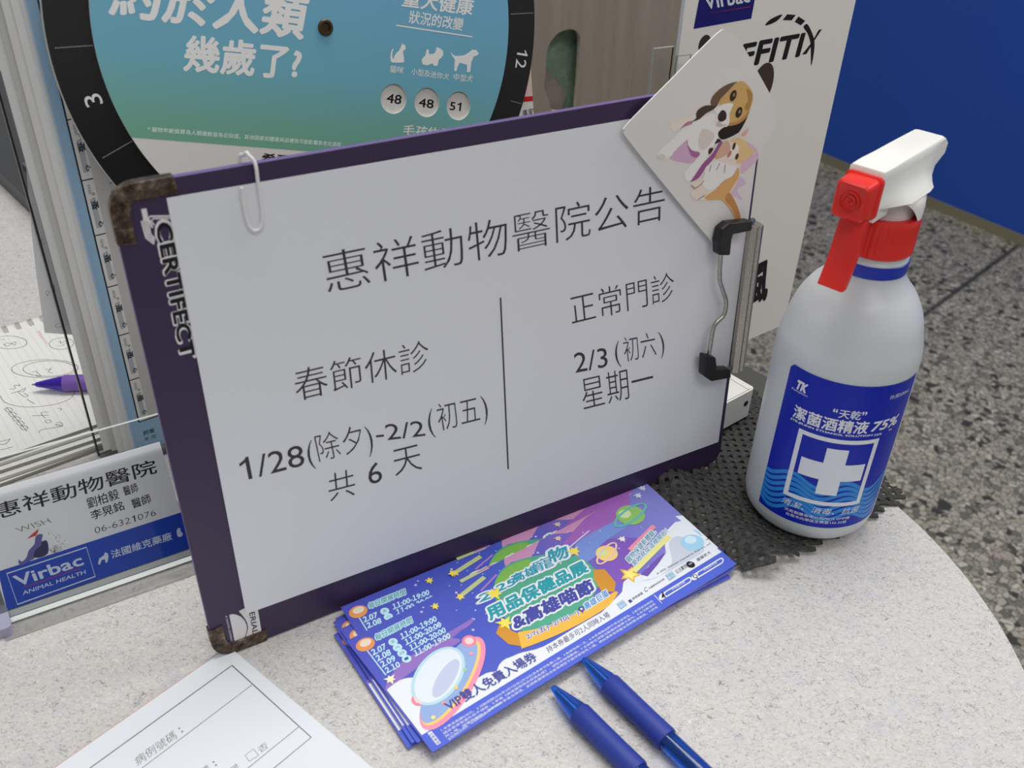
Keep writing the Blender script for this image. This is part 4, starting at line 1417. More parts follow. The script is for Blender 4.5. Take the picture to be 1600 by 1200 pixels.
# ------------------------------------------------------------------ spiral notepad with pen
PZ_ = 0.013
a_, b_ = ground((0, 512), PZ_), ground((65, 494), PZ_)
pu = (b_ - a_).normalized()
pv = Vector((-pu.y, pu.x, 0))
NPp = Plane(Vector((b_.x, b_.y, PZ_)), U=pu, V=pv)
G = NPp.hit
bot = G((80, 692))[1]
rgt = G((185, 560))[0]
pad = thing('notepad', 'spiral notepad with handwritten ruled pages lying behind the name card', 'notepad', NPp)
mb = MB()
x0p = -0.16
pagem = mat('pad_paper', (224, 223, 218), 0.75)
nxp = 14
for k in range(5):
    z1_ = -0.0026 * k
    z0_ = z1_ - 0.0018
    pts = []
    for i in range(nxp + 1):
        x = x0p + (rgt - x0p) * i / nxp
        pts.append((x, bot - 0.0012 * k + 0.003 * math.sin(2.2 * i / nxp + k)))
    pts += [(rgt, -0.001), (x0p, -0.001)]
    mb.prism(pts, z0_, z1_, pagem, mat('pad_side_%d' % (k % 2), ((150, 146, 134), (206, 202, 194))[k % 2], 0.8))
pgs = mb.build('page_block', pad)
mb = MB()
x = x0p + 0.004
ringm = mat('pale_wire', (216, 212, 200), 0.35, 0.6)
for k in range(24):
    x = x0p + 0.004 + 0.0086 * k
    if x > rgt - 0.002:
        break
    for dx_ in (0, 0.0016):
        path = [(x + dx_ - 0.0008 * math.sin(a) * 0, -0.005 + 0.0065 * math.cos(a), -0.005 + 0.0075 * math.sin(a)) for a in (math.radians(t) for t in range(-60, 241, 20))]
        mb.tube(path, 0.0005, ringm, 6)
mb.build('spiral_wire', pad, smooth=True)
mb = MB()
rl = ink((200, 200, 200))
for k in range(16):
    p = G((-40 + 14 * k, 600))
    mb.stroke([(p[0], -0.012), (p[0], bot + 0.006)], 0.0002, rl, 0.00004)
mb.build('ruled_lines', pad)
mb = MB()
hk = ink((96, 96, 98))


def pen_line(pts, wd_=0.00035, closed=False, sm=4):
    mb.stroke(spline([G(p) for p in pts], sm, closed) if sm else [G(p) for p in pts], wd_, hk, 0.00008, closed)


def ring_px(cx, cy, rx, ry, a=0.0, wd_=0.0004):
    global mb
    keep, mb = mb, MB()
    pen_line([(cx + rx * math.cos(t) * math.cos(a) - ry * math.sin(t) * math.sin(a), cy + rx * math.cos(t) * math.sin(a) + ry * math.sin(t) * math.cos(a)) for t in (2 * math.pi * k / 16 for k in range(16))], wd_, True, 3)
    mb.build('pen_circle', pad)
    mb = keep


ring_px(14, 535, 28, 10, 0.02)
pen_line([(6, 538), (12, 541), (18, 537), (24, 534), (24, 539), (18, 537), (10, 536), (6, 539)])
pen_line([(3, 530), (8, 531)], sm=0)
ring_px(96, 537, 19, 9, -0.05)
pen_line([(90, 535), (95, 533), (94, 537), (100, 534), (104, 533)])
pen_line([(90, 541), (97, 540), (102, 537)])
ring_px(70, 576, 52, 14, -0.02)
ring_px(76, 576, 40, 12, -0.02)
pen_line([(50, 582), (56, 580), (60, 584), (64, 588), (58, 588), (57, 585)])
pen_line([(72, 577), (78, 578), (80, 575), (76, 581), (83, 583)])
pen_line([(14, 608), (24, 607), (22, 602), (32, 603), (28, 600)])
pen_line([(17, 615), (30, 611), (40, 606), (36, 612), (28, 612), (38, 620), (44, 618), (38, 615)])
pen_line([(42, 624), (54, 631)], sm=0)
pen_line([(0, 618), (10, 630), (40, 636), (80, 633), (108, 624), (117, 612), (116, 606)])
pen_line([(76, 644), (64, 645), (71, 654)])
pen_line([(50, 650), (76, 649)], sm=0)
pen_line([(70, 657), (76, 656), (80, 659), (74, 661), (70, 658)])
pen_line([(88, 661), (94, 660), (98, 664), (91, 666), (87, 663), (98, 666), (80, 669), (64, 672), (61, 676)])
pen_line([(90, 638), (96, 639), (94, 642)])
for k in range(5):
    ox, oy = 6 * k, 7 * k
    pen_line([(6 + ox, 640 + oy), (14 + ox, 637 + oy), (20 + ox, 641 + oy), (12 + ox, 644 + oy), (8 + ox, 640 + oy)])
    pen_line([(10 + ox, 636 + oy), (18 + ox, 646 + oy)], sm=0)
pen_line([(0, 690), (10, 688), (16, 686), (8, 694), (0, 694)])
pen_line([(0, 703), (10, 701), (20, 698)])
mb.build('handwriting', pad)
mb = MB()
mb.text('Memo', G((57, 519)), G((72, 538)), G((62, 517)), ink((214, 160, 150)), 0.00006)
mb.build('red_print', pad)
pen('violet clear-tipped ballpoint pen lying on the spiral notepad', (56, 604), (170, 596), VIOCLEAR, VIOGRIP, z0=PZ_ + 0.0002, nib=True, scale=0.96)

# ------------------------------------------------------------------ dark keyboard at the far left
kb0 = ground((60, 318), 0.016)
kd = (ground((0, 262), 0.016) - kb0)
kyaw = math.atan2(-kd.y, -kd.x)
KP = Plane(kb0, U=Vector((math.cos(kyaw), math.sin(kyaw), 0)), V=Vector((-math.sin(kyaw), math.cos(kyaw), 0)))
kbd = thing('keyboard', 'dark grey keyboard with black gaps, cut off at the upper left behind the leaflets', 'keyboard', KP)
mb = MB()
mb.prism(rrect(-0.42, 0.03, -0.004, 0.15, 0.008), -0.0155, 0.0, mat('keyboard_case', (52, 52, 54), 0.4))
mb.build('case', kbd, bevel=0.003)
km = mat('key_cap', (92, 92, 96), 0.45)
for j in range(6):
    for i in range(6):
        mb = MB()
        mb.prism(rrect(0.022 - 0.0195 * (i + 1) + 0.0012, 0.022 - 0.0195 * i - 0.0012, 0.016 + 0.0195 * j + 0.0012, 0.016 + 0.0195 * (j + 1) - 0.0012, 0.002), 0.0, 0.004, km)
        mb.build('key', kbd, bevel=0.0012)

# ------------------------------------------------------------------ tall white display board with printed logo
EY = math.radians(37.5)
ea = ground((1160, 535), 0.0)
EP = Plane(Vector((ea.x, ea.y, 0.0)), EY, 0.0)
Eh = EP.hit
xr = Eh((1222, 520))[0]
xl = Eh((1071, 0))[0]
disp = thing('display_board', 'tall white product display board with black lettering, behind the picture card', 'display board', EP)
mb = MB()
EM = mat('white_display_card', (243, 238, 230), 0.5)
r_ = 0.006
out_ = [(xl, 0.0), (xr - r_, 0.0)] + [(xr - r_ + r_ * math.sin(math.pi / 2 * k / 6), r_ - r_ * math.cos(math.pi / 2 * k / 6)) for k in range(1, 7)] + [(xr, 0.36), (xl, 0.36)]
mb.prism(out_, -0.003, 0.0, EM, mat('display_card_edge', (236, 236, 236), 0.5))
mb.build('panel', disp)
Ez = lambda x, y: Eh((1060 + x / 5.333, y / 5.333))
EL = 0.0001
ek = ink((24, 20, 20))
mb = MB()
mb.text('FITI', Ez(635, 537), Ez(1003, 465), Ez(682, 345), ek, EL, 0.03)
mb.text('F', Ez(498, 566), Ez(600, 545), Ez(545, 374), ek, EL, 0.03)
mb.text('E', Ez(340, 598), Ez(450, 577), Ez(387, 406), ek, EL, 0.03)
mb.poly(spline([Ez(*p) for p in ((1042, 225), (1072, 200), (1108, 262), (1133, 345), (1127, 450), (1105, 548), (1103, 440), (1098, 350), (1075, 278))], 4, True), ek, EL)
mb.poly([Ez(*p) for p in ((1197, 240), (1168, 250), (1112, 350), (1028, 456), (1066, 450), (1128, 345))], ek, EL)
mb.poly(spline([Ez(*p) for p in ((722, 212), (770, 158), (866, 119), (812, 180))], 3, True), ek, EL)
mb.poly([Ez(*p) for p in ((868, 167), (906, 118), (978, 125), (942, 170))], ek, EL)
mb.poly([Ez(*p) for p in ((968, 181), (1000, 137), (1056, 174), (1020, 211))], ek, EL)
mb.build('product_lettering', disp)
mb = MB()
mb.poly([Ez(125, 241), Ez(606, 155), Ez(665, -160), Ez(185, -75)], ink((18, 18, 112)), EL)
mb.text('Virbac', Ez(228, 78), Ez(594, 14), Ez(206, -40), ink((224, 228, 236)), 2 * EL, 0.02)
mb.poly([Ez(185, 120), Ez(598, 52), Ez(598, 58)], ink((190, 40, 50)), 2 * EL)
mb.build('maker_logo', disp)
mb = MB()
mb.ellipse(Ez(690, 720), 0.0105, 0.0145, ink((70, 52, 44)), EL, -0.2)
mb.build('dog_picture', disp)
mb = MB()
mb.ellipse(Ez(218, 372), 0.0050, 0.0055, ink((60, 48, 42)), EL)
mb.build('dark_mark', disp)
mb = MB()
mb.text('風', Eh((1158, 487)), Eh((1197, 467)), Eh((1163, 425)), ek, EL, 0.035)
mb.build('side_text', disp)
mb = MB()
mb.box(xr - 0.016, xr + 0.0025, -0.0, 0.008, -0.030, -0.0032, mat('white_stand_foot', (226, 224, 220), 0.45))
mb.box(xl + 0.005, xr - 0.016, -0.0, 0.008, -0.030, -0.0255, mat('white_stand_foot', (226, 224, 220), 0.45))
mb.build('stand_foot', disp)

# ------------------------------------------------------------------ clear brochure pocket left of the display board
CP = Plane(EP.world(xl - 0.050, 0, -0.010), EY - 0.15, 0.0)
Ch = CP.hit
pock = thing('brochure_pocket', 'small clear acrylic pocket beside the tall white display board', 'brochure pocket', CP)
mb = MB()
ca, cb = Ch((1003, 68)), Ch((1031, 80))
mb.box(Ch((996, 60))[0], Ch((1066, 60))[0], 0.0, 0.31, -0.0020, 0.0, ACRYL)
mb.build('back_plate', pock)


PRIM = mat('pocket_rim', (176, 172, 164), 0.3)


def pocket(a, b, nm):
    p0_, p1_ = Ch(a), Ch(b)
    q_ = MB()
    x0_, x1_ = min(p0_[0], p1_[0]), max(p0_[0], p1_[0])
    top = max(p0_[1], p1_[1])
    q_.box(x0_, x1_, top - 0.06, top, 0.010, 0.0112, ACRYL)
    q_.box(x0_, x1_, top - 0.061, top - 0.06, 0.0, 0.0112, ACRYL)
    po = q_.build(nm, pock)
    e_ = MB()
    e_.box(x0_, x1_, top - 0.0005, top, 0.0098, 0.0114, PRIM)
    e_.box(x0_ - 0.0002, x0_ + 0.0004, top - 0.06, top, 0.0098, 0.0114, PRIM)
    e_.box(x0_, x1_, top - 0.0605, top - 0.06, 0.0, 0.0114, PRIM)
    e_.build('pocket_rim', po)


pocket((1003, 68), (1033, 78), 'front_pocket')
pocket((1040, 82), (1062, 76), 'side_pocket')

# ------------------------------------------------------------------ wood grain upright panel with a hand slot
wood = mat('taupe_wood_grain', (132, 120, 106), 0.75, spec=0.2)
t_ = NT(wood)
mp = t_.mapping(t_.coords(), scale=(30, 1.6, 1))
t_.l(t_.ramp(t_.noise(mp, 2.2, 4, 0.6), [(0.3, lin((136, 125, 113))), (0.5, lin((142, 131, 118))), (0.7, lin((149, 138, 123)))]), t_.b.inputs['Base Color'])
WPn = Plane(Vector((0.10, 1.22, -0.80)), math.radians(22), 0.0)
Wh = WPn.hit
pan = thing('wooden_panel', 'taupe wood-grain upright panel with a rounded hand slot, behind the clipboard', 'panel', WPn)
slot = spline([Wh((800 + x / 5.333, y / 5.333)) for x, y in ((490, 244), (545, 265), (568, 320), (568, 400), (555, 640), (535, 870), (520, 930), (345, 930), (310, 840), (270, 740), (278, 620), (288, 470), (310, 370), (370, 290), (430, 255))], 4, True)
ar_ = sum(slot[i][0] * slot[(i + 1) % len(slot)][1] - slot[(i + 1) % len(slot)][0] * slot[i][1] for i in range(len(slot)))
slot = slot[::-1] if ar_ > 0 else slot
wl_, wr_ = Wh((790, 0))[0], Wh((1190, 60))[0]
outp = [(wl_, 0.0), (wr_, 0.0), (wr_, 1.45), (wl_, 1.45)]
q = fill_with_holes([outp, slot], -0.009, 0.0, wood, mat('cream_cut_edge', (196, 186, 166), 0.6))
q.build('slotted_board', pan)
gm = mat('dark_green_mottle', (96, 120, 100), 0.6)
t_ = NT(gm)
t_.l(t_.ramp(t_.noise(t_.coords(), 70, 4, 0.7), [(0.3, lin((112, 136, 114))), (0.6, lin((146, 174, 148))), (0.75, lin((176, 196, 172)))]), t_.b.inputs['Base Color'])
cs = Wh((878, 120))
gp = thing('green_board', 'dark green mottled board seen through the slot of the wooden panel', 'board', Plane(WPn.world(cs[0] - 0.15, 0, -0.030), U=WPn.U, V=WPn.V))
mb = MB()
mb.box(0, wr_ - cs[0] + 0.15, 0, 1.40, -0.02, 0, gm)
mb.build('sheet', gp)
mb = MB()
q0 = [(0.0, cs[1] - 0.20), (0.125, cs[1] - 0.20), (0.17, cs[1] - 0.03), (0.125, cs[1] + 0.02), (0.0, cs[1] + 0.04)]
mb.prism(q0, 0.0, 0.004, mat('grey_brown_patch', (150, 138, 130), 0.6))
mb.build('grey_patch', gp)

# ------------------------------------------------------------------ low dark bench beyond the counter end
zb = -0.30
bn = thing('bench', 'plain dark grey low bench top seen past the counter end, behind the white adapter', 'bench', loc=(0, 0, -0.8))
pts = [ground(p, zb) for p in ((1080, 520), (1146, 570), (1172, 570), (1185, 578), (1220, 594), (1262, 618), (1230, 760), (1040, 760))]
mb = MB()
mb.prism([(p.x, p.y) for p in pts], 0.44, 0.50, mat('dark_grey_vinyl', (84, 83, 78), 0.6))
mb.build('seat', bn, bevel=0.01, seg=3)
cx0 = sum(p.x for p in pts) / len(pts)
cy0 = sum(p.y for p in pts) / len(pts)
mb = MB()
mb.box(cx0 - 0.10, cx0 + 0.05, cy0 - 0.10, cy0 + 0.06, 0.0, 0.445, mat('dark_grey_vinyl', (84, 83, 78), 0.6))
mb.build('base', bn)

# ------------------------------------------------------------------ white power adapter
z1 = 0.026
ra, rb_, rc = ground((1177, 608), z1), ground((1143, 626), z1), ground((1144, 584), z1)
ux = (ra - rb_).normalized()
AP = Plane(Vector((ra.x, ra.y, 0.0045)), U=ux, V=Vector((-ux.y, ux.x, 0)))
ad = thing('power_adapter', 'small white plastic adapter box with a round socket, on the black mat', 'adapter', AP)
dp = abs((rc - ra).dot(AP.V))
dp = max(0.03, min(0.06, dp))
mb = MB()
hA = z1 - 0.0045
mb.prism(rrect(-0.055, 0.002, 0.0, dp, 0.003), 0.0, hA, WPLAST)
mb.build('case', ad, bevel=0.0022, seg=3)
mb = MB()
mb.box(-0.0545, -0.0005, 0.0012, 0.0016, hA - 0.00005, hA + 0.00012, mat('seam_grey', (150, 146, 138), 0.6))
mb.box(-0.0032, -0.0028, 0.001, dp - 0.002, hA - 0.00005, hA + 0.00012, mat('seam_grey', (150, 146, 138), 0.6))
mb.build('seam', ad)
sk = MB()
hx = AP.hit((1165, 630))
front_pl = Plane(AP.O, U=AP.U, V=(0, 0, 1))
hh = front_pl.hit((1165.5, 630.5))
sk.loft([[(hh[0] + rr * math.cos(2 * math.pi * k / 24), yy, hh[1] + rr * math.sin(2 * math.pi * k / 24)) for k in range(24)] for rr, yy in ((0.0021, 0.001), (0.0021, -0.0002), (0.0018, -0.0003))], BLACKP)
sk.build('socket', ad, smooth=True, fix=True)

# ------------------------------------------------------------------ black anti-slip mat
FR = Vector((0.1345, 0.3715))
aa = Vector((math.cos(math.radians(34.5)), math.sin(math.radians(34.5))))
bb = Vector((-aa.y, aa.x))
LA, LB = 0.128, 0.180
PIT = 0.00575
rotm = 0.05
e1, e2_ = Vector((math.cos(rotm), math.sin(rotm))), Vector((-math.sin(rotm), math.cos(rotm)))


def mat_z(a, b):
    """roll along the near left edge, small waves elsewhere"""
    z = 0.0011 + 0.0003 * math.sin(a * 90 + b * 40)
    t = (a - 0.014) / 0.0105
    z += 0.0092 * math.exp(-t * t) * (0.75 + 0.25 * math.sin(b * 70 + 1))
    t2 = (b + 0.002) / 0.010
    z += 0.0040 * math.exp(-t2 * t2) * max(0.0, 1 - a / 0.075)
    return z


SUB = 5
vid, vs, fs = {}, [], []


def vert(i, j):
    if (i, j) not in vid:
        st = (0.0, 0.21, 0.42, 0.62, 0.81)
        p = e1 * ((i // SUB + st[i % SUB]) * PIT) + e2_ * ((j // SUB + st[j % SUB]) * PIT) + FR
        d = p - FR
        a, b = d.dot(aa), d.dot(bb)
        wv = 0.0007 * math.cos(2 * math.pi * (i - 1) / SUB) * math.cos(2 * math.pi * (j - 1) / SUB) + 0.0005 * math.cos(math.pi * (i - 1) / SUB) * math.cos(math.pi * (j - 1) / SUB)
        vid[(i, j)] = len(vs)
        vs.append((p.x, p.y, mat_z(a, b) + wv))
    return vid[(i, j)]


for I in range(-24, 36):
    for J in range(-10, 50):
        c_ = e1 * ((I + 0.25) * PIT) + e2_ * ((J + 0.25) * PIT)
        a, b = c_.dot(aa), c_.dot(bb)
        if not (-0.005 <= a <= LA and -0.003 <= b <= LB):
            continue
        cb = c_ + FR - Vector((BO.x, BO.y))
        du_, dn_ = cb.dot(Vector((math.cos(BYAW), math.sin(BYAW)))), cb.dot(Vector((-math.sin(BYAW), math.cos(BYAW))))
        if 0.0002 < dn_ < 0.006 and du_ < 0.294:
            continue
        for i in range(SUB):
            for j in range(SUB):
                if i >= 3 and j >= 3:
                    continue
                i0, j0 = I * SUB + i, J * SUB + j
                fs.append((vert(i0, j0), vert(i0 + 1, j0), vert(i0 + 1, j0 + 1), vert(i0, j0 + 1)))
mb = MB()
mb.add(vs, fs, RUBBER)
matt = mb.build('anti_slip_mat', None)
tag(matt, 'black woven anti-slip rubber mat with a rolled edge, under the spray bottle', 'mat')
md = matt.modifiers.new('thick', 'SOLIDIFY')
md.thickness = 0.0013
md.offset = 1.0
md = matt.modifiers.new('soft', 'SUBSURF')
md.levels = 1
md.render_levels = 1
for p in matt.data.polygons:
    p.use_smooth = True

# ------------------------------------------------------------------ spray bottle
AZ = math.radians(22.27)
BD = 0.4675
bx, by = BD * math.sin(AZ), BD * math.cos(AZ)
BZ0 = 0.0040
BR = 0.0369
# local frame: x to the right as seen, y away, z up
BTP = Plane(Vector((bx, by, BZ0)), U=Vector((math.cos(AZ), -math.sin(AZ), 0)), V=Vector((math.sin(AZ), math.cos(AZ), 0)))
bottle = thing('spray_bottle', 'white trigger spray bottle with red nozzle and blue medical label, on the black mat', 'spray bottle', BTP)
HDPE = mat('milky_bottle_plastic', (206, 209, 211), 0.36, Subsurface_Weight=0.35, Subsurface_Scale=0.01)
mb = MB()
z_ = lambda v: v - BZ0
prof = [(0.0, 0.0025), (0.024, 0.0018), (0.030, 0.0), (0.0335, 0.0008), (0.0358, 0.004), (0.0368, 0.009), (BR, 0.014), (BR, 0.106)]
pts_ = spline([(BR, 0.106), (0.0365, 0.114), (0.0350, z_(0.1255)), (0.0318, z_(0.1375)), (0.0270, z_(0.147)), (0.0215, z_(0.1535)), (0.0186, z_(0.1575)), (0.0176, z_(0.160))], 5)
prof += pts_[1:] + [(0.0174, z_(0.168)), (0.0164, z_(0.169)), (0.0164, z_(0.174))]
mb.lathe(prof, HDPE, 96)
mb.build('bottle_body', bottle, smooth=True, fix=True)
mb = MB()
mb.lathe([(0.0170, z_(0.1605)), (0.01785, z_(0.161)), (0.0180, z_(0.164)), (0.01785, z_(0.1672)), (0.0168, z_(0.1678))], mat('blue_neck_ring', (24, 48, 170), 0.35), 64)
mb.build('neck_ring', bottle, smooth=True)
mb = MB()
rings = []
n = 160
for r0, z0_, rib in ((0.0150, 0.1712, 0), (0.0174, 0.1712, 0), (0.0180, 0.1722, 0), (0.0180, 0.1735, 1), (0.0179, 0.1870, 1), (0.0179, 0.1885, 0), (0.0170, 0.1905, 0), (0.0120, 0.1907, 0)):
    rings.append([((r0 - rib * 0.0006 * (0.5 + 0.5 * math.cos(40 * 2 * math.pi * k / n))) * math.cos(2 * math.pi * k / n), (r0 - rib * 0.0006 * (0.5 + 0.5 * math.cos(40 * 2 * math.pi * k / n))) * math.sin(2 * math.pi * k / n), z_(z0_)) for k in range(n)])
mb.loft(rings, RED)
mb.build('screw_cap', bottle, smooth=True, fix=True)

# wrap-around label
LR = BR + 0.00015


def cyl(p, R=LR):
    """pixel -> (arc length to the right of facing, height) on the bottle wall"""
    d = ray(p)
    ox, oy = CAM.x - bx, CAM.y - by
    A2 = d.x * d.x + d.y * d.y
    B2 = ox * d.x + oy * d.y
    C2 = ox * ox + oy * oy - R * R
    t = (-B2 - math.sqrt(max(0.0, B2 * B2 - A2 * C2))) / A2
    P = CAM + d * t - BTP.O
    lx, ly = P.dot(BTP.U), P.dot(BTP.V)
    return (math.atan2(lx, -ly) * R, P.z)


def wrap(q, name, parent, lift):
    me = q.mesh(name)
    b = bmesh.new()
    b.from_mesh(me)
    xs = [v.co.x for v in b.verts]
    x = math.floor(min(xs) / 0.002) * 0.002
    while x < max(xs):
        bmesh.ops.bisect_plane(b, geom=b.verts[:] + b.edges[:] + b.faces[:], plane_co=(x, 0, 0), plane_no=(1, 0, 0), dist=1e-7)
        x += 0.002
    for v in b.verts:
        R = LR + lift + v.co.z
        a = v.co.x / LR
        v.co = (R * math.sin(a), -R * math.cos(a), v.co.y)
    b.to_mesh(me)
    b.free()
    o = bpy.data.objects.new(name, me)
    C_.objects.link(o)
    o.parent = parent
    return o


mmz = lambda v: v * 0.001 - BZ0
x0l, x1l = -0.0271, 0.0490
z0l, z1l = mmz(16.2), mmz(111.6)
lab = MB()
lbm = mat('label_blue', (10, 36, 168), 0.34, spec=0.28)
lab.poly([(x0l, z0l), (x1l, z0l), (x1l, z1l), (x0l + 0.0028, z1l), (x0l + 0.0005, z1l - 0.0025)], lbm)
label = wrap(lab, 'label', bottle, 0.0)
lab = MB()
lw, lcy = ink((226, 228, 236), 0.35), ink((40, 136, 216), 0.35)
nW = 60


def wave(s, z, k):
    return z + 0.0030 * math.sin((s + 0.012) * 210 + k * 0.22) + 0.0012 * math.sin(s * 95 + 1.1)


top_ = [(x0l + (x1l - x0l) * i / nW, 0) for i in range(nW + 1)]
band_t, band_b = mmz(47.5), mmz(22.5)
N = 7
for k in range(N):
    za = band_b + (band_t - band_b) * k / N
    zc = band_b + (band_t - band_b) * (k + 0.74) / N
    up_ = [(x, wave(x, zc, k)) for x, _ in top_]
    dn_ = [(x, wave(x, za, k)) for x, _ in top_]
    lab.add([(x, max(y, z0l + 0.0003), 0) for x, y in dn_] + [(x, y, 0) for x, y in up_], [(i, i + 1, i + nW + 2, i + nW + 1) for i in range(nW)], lcy)
fx0, fx1, fz0, fz1 = -0.0129, 0.0304, mmz(32.4), mmz(77.6)
wf = 0.0026
for a in ((fx0, fx1, fz1 - wf, fz1), (fx0, fx1, fz0, fz0 + wf), (fx0, fx0 + wf, fz0, fz1), (fx1 - wf, fx1, fz0, fz1)):
    lab.poly([(a[0], a[2]), (a[1], a[2]), (a[1], a[3]), (a[0], a[3])], lw, 0.00006)
cxm = (cyl((1300, 704))[0] + cyl((1290, 772))[0]) / 2
czm = cyl((1299, 739))[1]
hw = (cyl((1347, 741))[0] - cyl((1249, 727))[0]) / 2
cw_ = (cyl((1325, 704))[0] - cyl((1290, 701))[0]) / 2
cxm = (cyl((1347, 741))[0] + cyl((1249, 727))[0]) / 2
hv = (cyl((1305, 702))[1] - cyl((1287, 773))[1]) / 2
czm = (cyl((1305, 702))[1] + cyl((1287, 773))[1]) / 2
lab.poly([(cxm - cw_, czm - hv), (cxm + cw_, czm - hv), (cxm + cw_, czm - cw_), (cxm + hw, czm - cw_), (cxm + hw, czm + cw_), (cxm + cw_, czm + cw_), (cxm + cw_, czm + hv), (cxm - cw_, czm + hv), (cxm - cw_, czm + cw_), (cxm - hw, czm + cw_), (cxm - hw, czm - cw_), (cxm - cw_, czm - cw_)], lw, 0.00006)


def ltext(t, s0, s1, za, zb, bold=0.0, lean=0.0):
    """level text on the bottle wall: arc from s0 to s1 and height za to zb, all in mm"""
    lab.text(t, (s0 * 0.001, mmz(za)), (s1 * 0.001, mmz(za)), ((s0 + lean) * 0.001, mmz(zb)), lw, 0.00009, bold)


ltext('潔菌酒精液', -18.0, 21.2, 82.3, 90.2, 0.022)
ltext('75%', 23.0, 40.6, 83.2, 89.2, 0.03, 1.2)
ltext('“', 1.5, 3.6, 94.2, 96.2, 0.02)
ltext('天乾', 4.6, 15.6, 91.2, 96.6, 0.012)
ltext('”', 16.0, 18.2, 94.2, 96.2, 0.02)
ltext('JYE-JIUNN ETHANOL SOLUTION', -18.9, 25.0, 79.9, 81.4, 0.03)
ltext('75%', 26.0, 31.0, 79.6, 81.0, 0.02)
ltext('TK', -20.5, -14.4, 99.4, 104.4, 0.06, 0.8)
ltext('Kamphen', -22.5, -12.8, 97.2, 98.8, 0.0)
ltext('外用500ml', 29.0, 43.5, 102.2, 105.0, 0.0)
ltext('TK', 35.5, 38.5, 80.2, 81.4, 0.02)
ltext('清潔、消毒、抗菌', -12.8, 30.7, 26.1, 30.6, 0.0, 1.0)
ltext('天乾製藥有限公司PIC/S GMP廠', -9.9, 26.6, 22.2, 24.3, 0.006)
ltext('台南市向華區生興里132-35號', -8.6, 25.2, 19.4, 21.4, 0.006)
wrap(lab, 'label_print', label, 0.00008)

# sprayer head in its own frame: x forward (nozzle), y to its left, z up
head_yaw = math.radians(48)
hm = Matrix.Translation((bx, by, BZ0)) @ Matrix.Rotation(math.pi + head_yaw, 4, 'Z')
hloc = bottle.matrix_world.inverted() @ hm


def head_part(q, name, parent=None, **kw):
    o = q.build(name, None, **kw)
    o.parent = so
    return o


sp = MB()
ht = z_(0.2205)
hb = MB()
lv_ = []
for zz, xf, xr_, w_, wr_h in ((z_(0.2022), 0.0300, -0.0186, 0.0160, 0.0135), (z_(0.2040), 0.0325, -0.0200, 0.0148, 0.0118), (z_(0.2060), 0.0330, -0.0230, 0.0132, 0.0100), (z_(0.2085), 0.0330, -0.0285, 0.0115, 0.0086),
                           (z_(0.2103), 0.0330, -0.0350, 0.0106, 0.0083), (z_(0.2118), 0.0330, -0.0388, 0.0100, 0.0082), (z_(0.2165), 0.0330, -0.0397, 0.0088, 0.0080), (ht - 0.0008, 0.0330, -0.0352, 0.0083, 0.0080), (ht, 0.0326, -0.0340, 0.0077, 0.0074)):
    half = [(xf, 0.0083 if zz < ht - 0.0005 else 0.0077), (0.0230, 0.0083 * 0.6 + w_ * 0.4), (0.0120, w_), (-0.0080, w_), (-0.0150 + min(0.0, (xr_ + 0.0186) * 0.4), w_ * 0.55 + wr_h * 0.45), (xr_ + 0.0012, wr_h), (xr_, wr_h - 0.0014)]
    lv_.append([(x, y, zz) for x, y in half] + [(x, -y, zz) for x, y in half[::-1]])
hb.loft(lv_, WPLAST)
hb.box(0.0185, 0.0330, -0.0083, 0.0083, z_(0.1965), z_(0.2050), WPLAST)
me = hb.mesh('sprayer_head')
bmh = bmesh.new()
bmh.from_mesh(me)
bmesh.ops.recalc_face_normals(bmh, faces=bmh.faces)
bmh.to_mesh(me)
bmh.free()
me.polygons.foreach_set('use_smooth', [True] * len(me.polygons))
me.set_sharp_from_angle(angle=math.radians(32))
so = bpy.data.objects.new('sprayer_head', me)
C_.objects.link(so)
so.parent = bottle
so.matrix_local = hloc
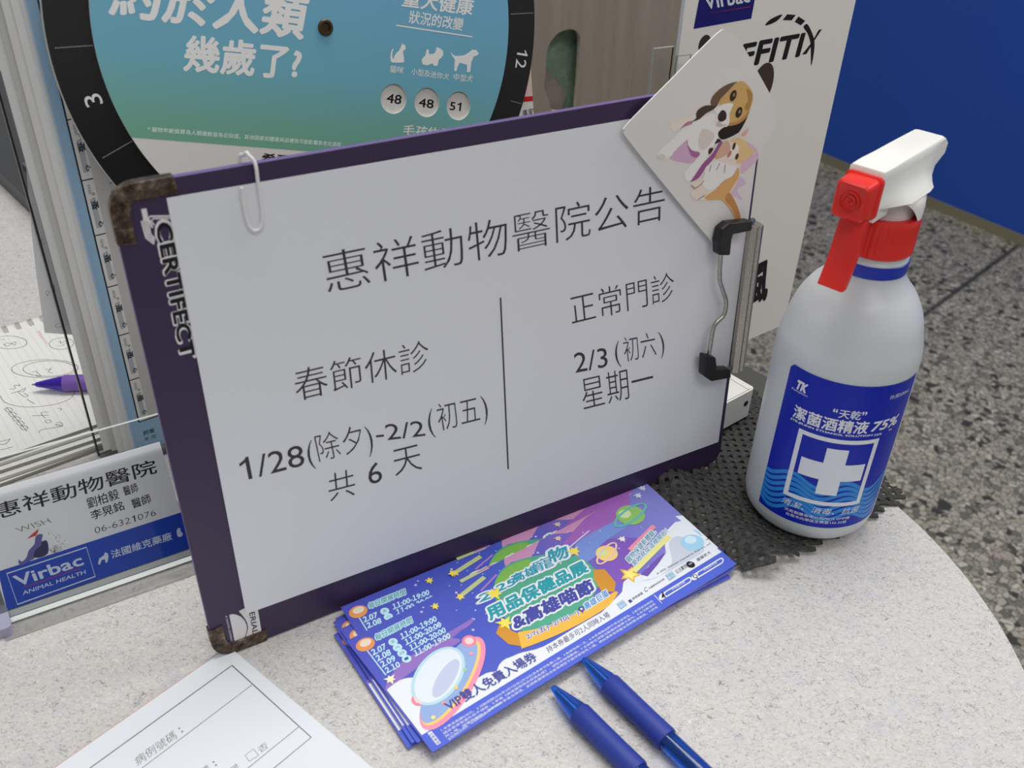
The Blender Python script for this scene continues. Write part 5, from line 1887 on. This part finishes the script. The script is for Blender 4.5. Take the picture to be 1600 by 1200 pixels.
# round skirt above the cap, arched open at the front
mb = MB()
n = 72
rings = []
for rx_, ry_, z0_, arch in ((0.0176, 0.0174, 0.1903, 0.0105), (0.0178, 0.0175, 0.1955, 0.0062), (0.0182, 0.0168, 0.2000, 0.0025), (0.0178, 0.0152, 0.2028, 0.0004), (0.0165, 0.0130, 0.2045, 0.0), (0.0140, 0.0090, 0.2060, 0.0)):
    rg = []
    for k in range(n):
        a = 2 * math.pi * k / n
        aq = abs((a + math.pi) % (2 * math.pi) - math.pi)
        e = max(0.0, math.cos((aq - 0.75) * 2.1)) if aq < 1.49 else 0.0
        rg.append((rx_ * math.cos(a), ry_ * math.sin(a), z_(z0_ + arch * e)))
    rings.append(rg)
mb.loft(rings, WPLAST, caps=False)
head_part(mb, 'shroud_skirt', smooth=True)
mb = MB()
nz = ht - 0.0125
def sq(x, h, r=0.0025, dz=0.0):
    return [(x, y, nz + dz + z) for y, z in rrect(-h, h, -h * 1.12, h * 1.12, r, 4)]


mb.loft([sq(0.0325, 0.0090), sq(0.0345, 0.0090), sq(0.0350, 0.0082), sq(0.0440, 0.0078, 0.0022), sq(0.0450, 0.0070, 0.002), sq(0.0446, 0.0060, 0.002)], RED)
head_part(mb, 'nozzle', smooth=True, fix=True)
mb = MB()
for r1, r2 in ((0.0048, 0.0042), (0.0030, 0.0025), (0.0009, 0.0001)):
    n = 32
    a = [(0.0452, r1 * math.cos(2 * math.pi * k / n), nz + r1 * math.sin(2 * math.pi * k / n)) for k in range(n)]
    b = [(0.0454, (r1 + r2) / 2 * math.cos(2 * math.pi * k / n), nz + (r1 + r2) / 2 * math.sin(2 * math.pi * k / n)) for k in range(n)]
    c = [(0.0446, r2 * math.cos(2 * math.pi * k / n), nz + r2 * math.sin(2 * math.pi * k / n)) for k in range(n)]
    mb.loft([a, b, c], RED, caps=False)
head_part(mb, 'nozzle_rings', smooth=True)
mb = MB()
tr = spline([(0.030, nz - 0.008), (0.0335, nz - 0.016), (0.0352, nz - 0.026), (0.0375, nz - 0.035), (0.0410, nz - 0.044)], 5)
rings = []
for i, (x, z) in enumerate(tr):
    t = i / (len(tr) - 1)
    hw_ = 0.0062 + 0.0004 * t
    th_ = 0.0040 - 0.0012 * t
    rings.append([(x + dx_, y, z) for dx_, y in rrect(-th_, th_, -hw_, hw_, 0.0012, 3)])
mb.loft(rings, RED)
head_part(mb, 'trigger', smooth=True, fix=True)
mb = MB()
mb.lathe([(0.0138, z_(0.1895)), (0.0138, z_(0.2005)), (0.0125, z_(0.2045))], mat('pump_white', (214, 206, 204), 0.5), 40)
head_part(mb, 'pump_stem', smooth=True)
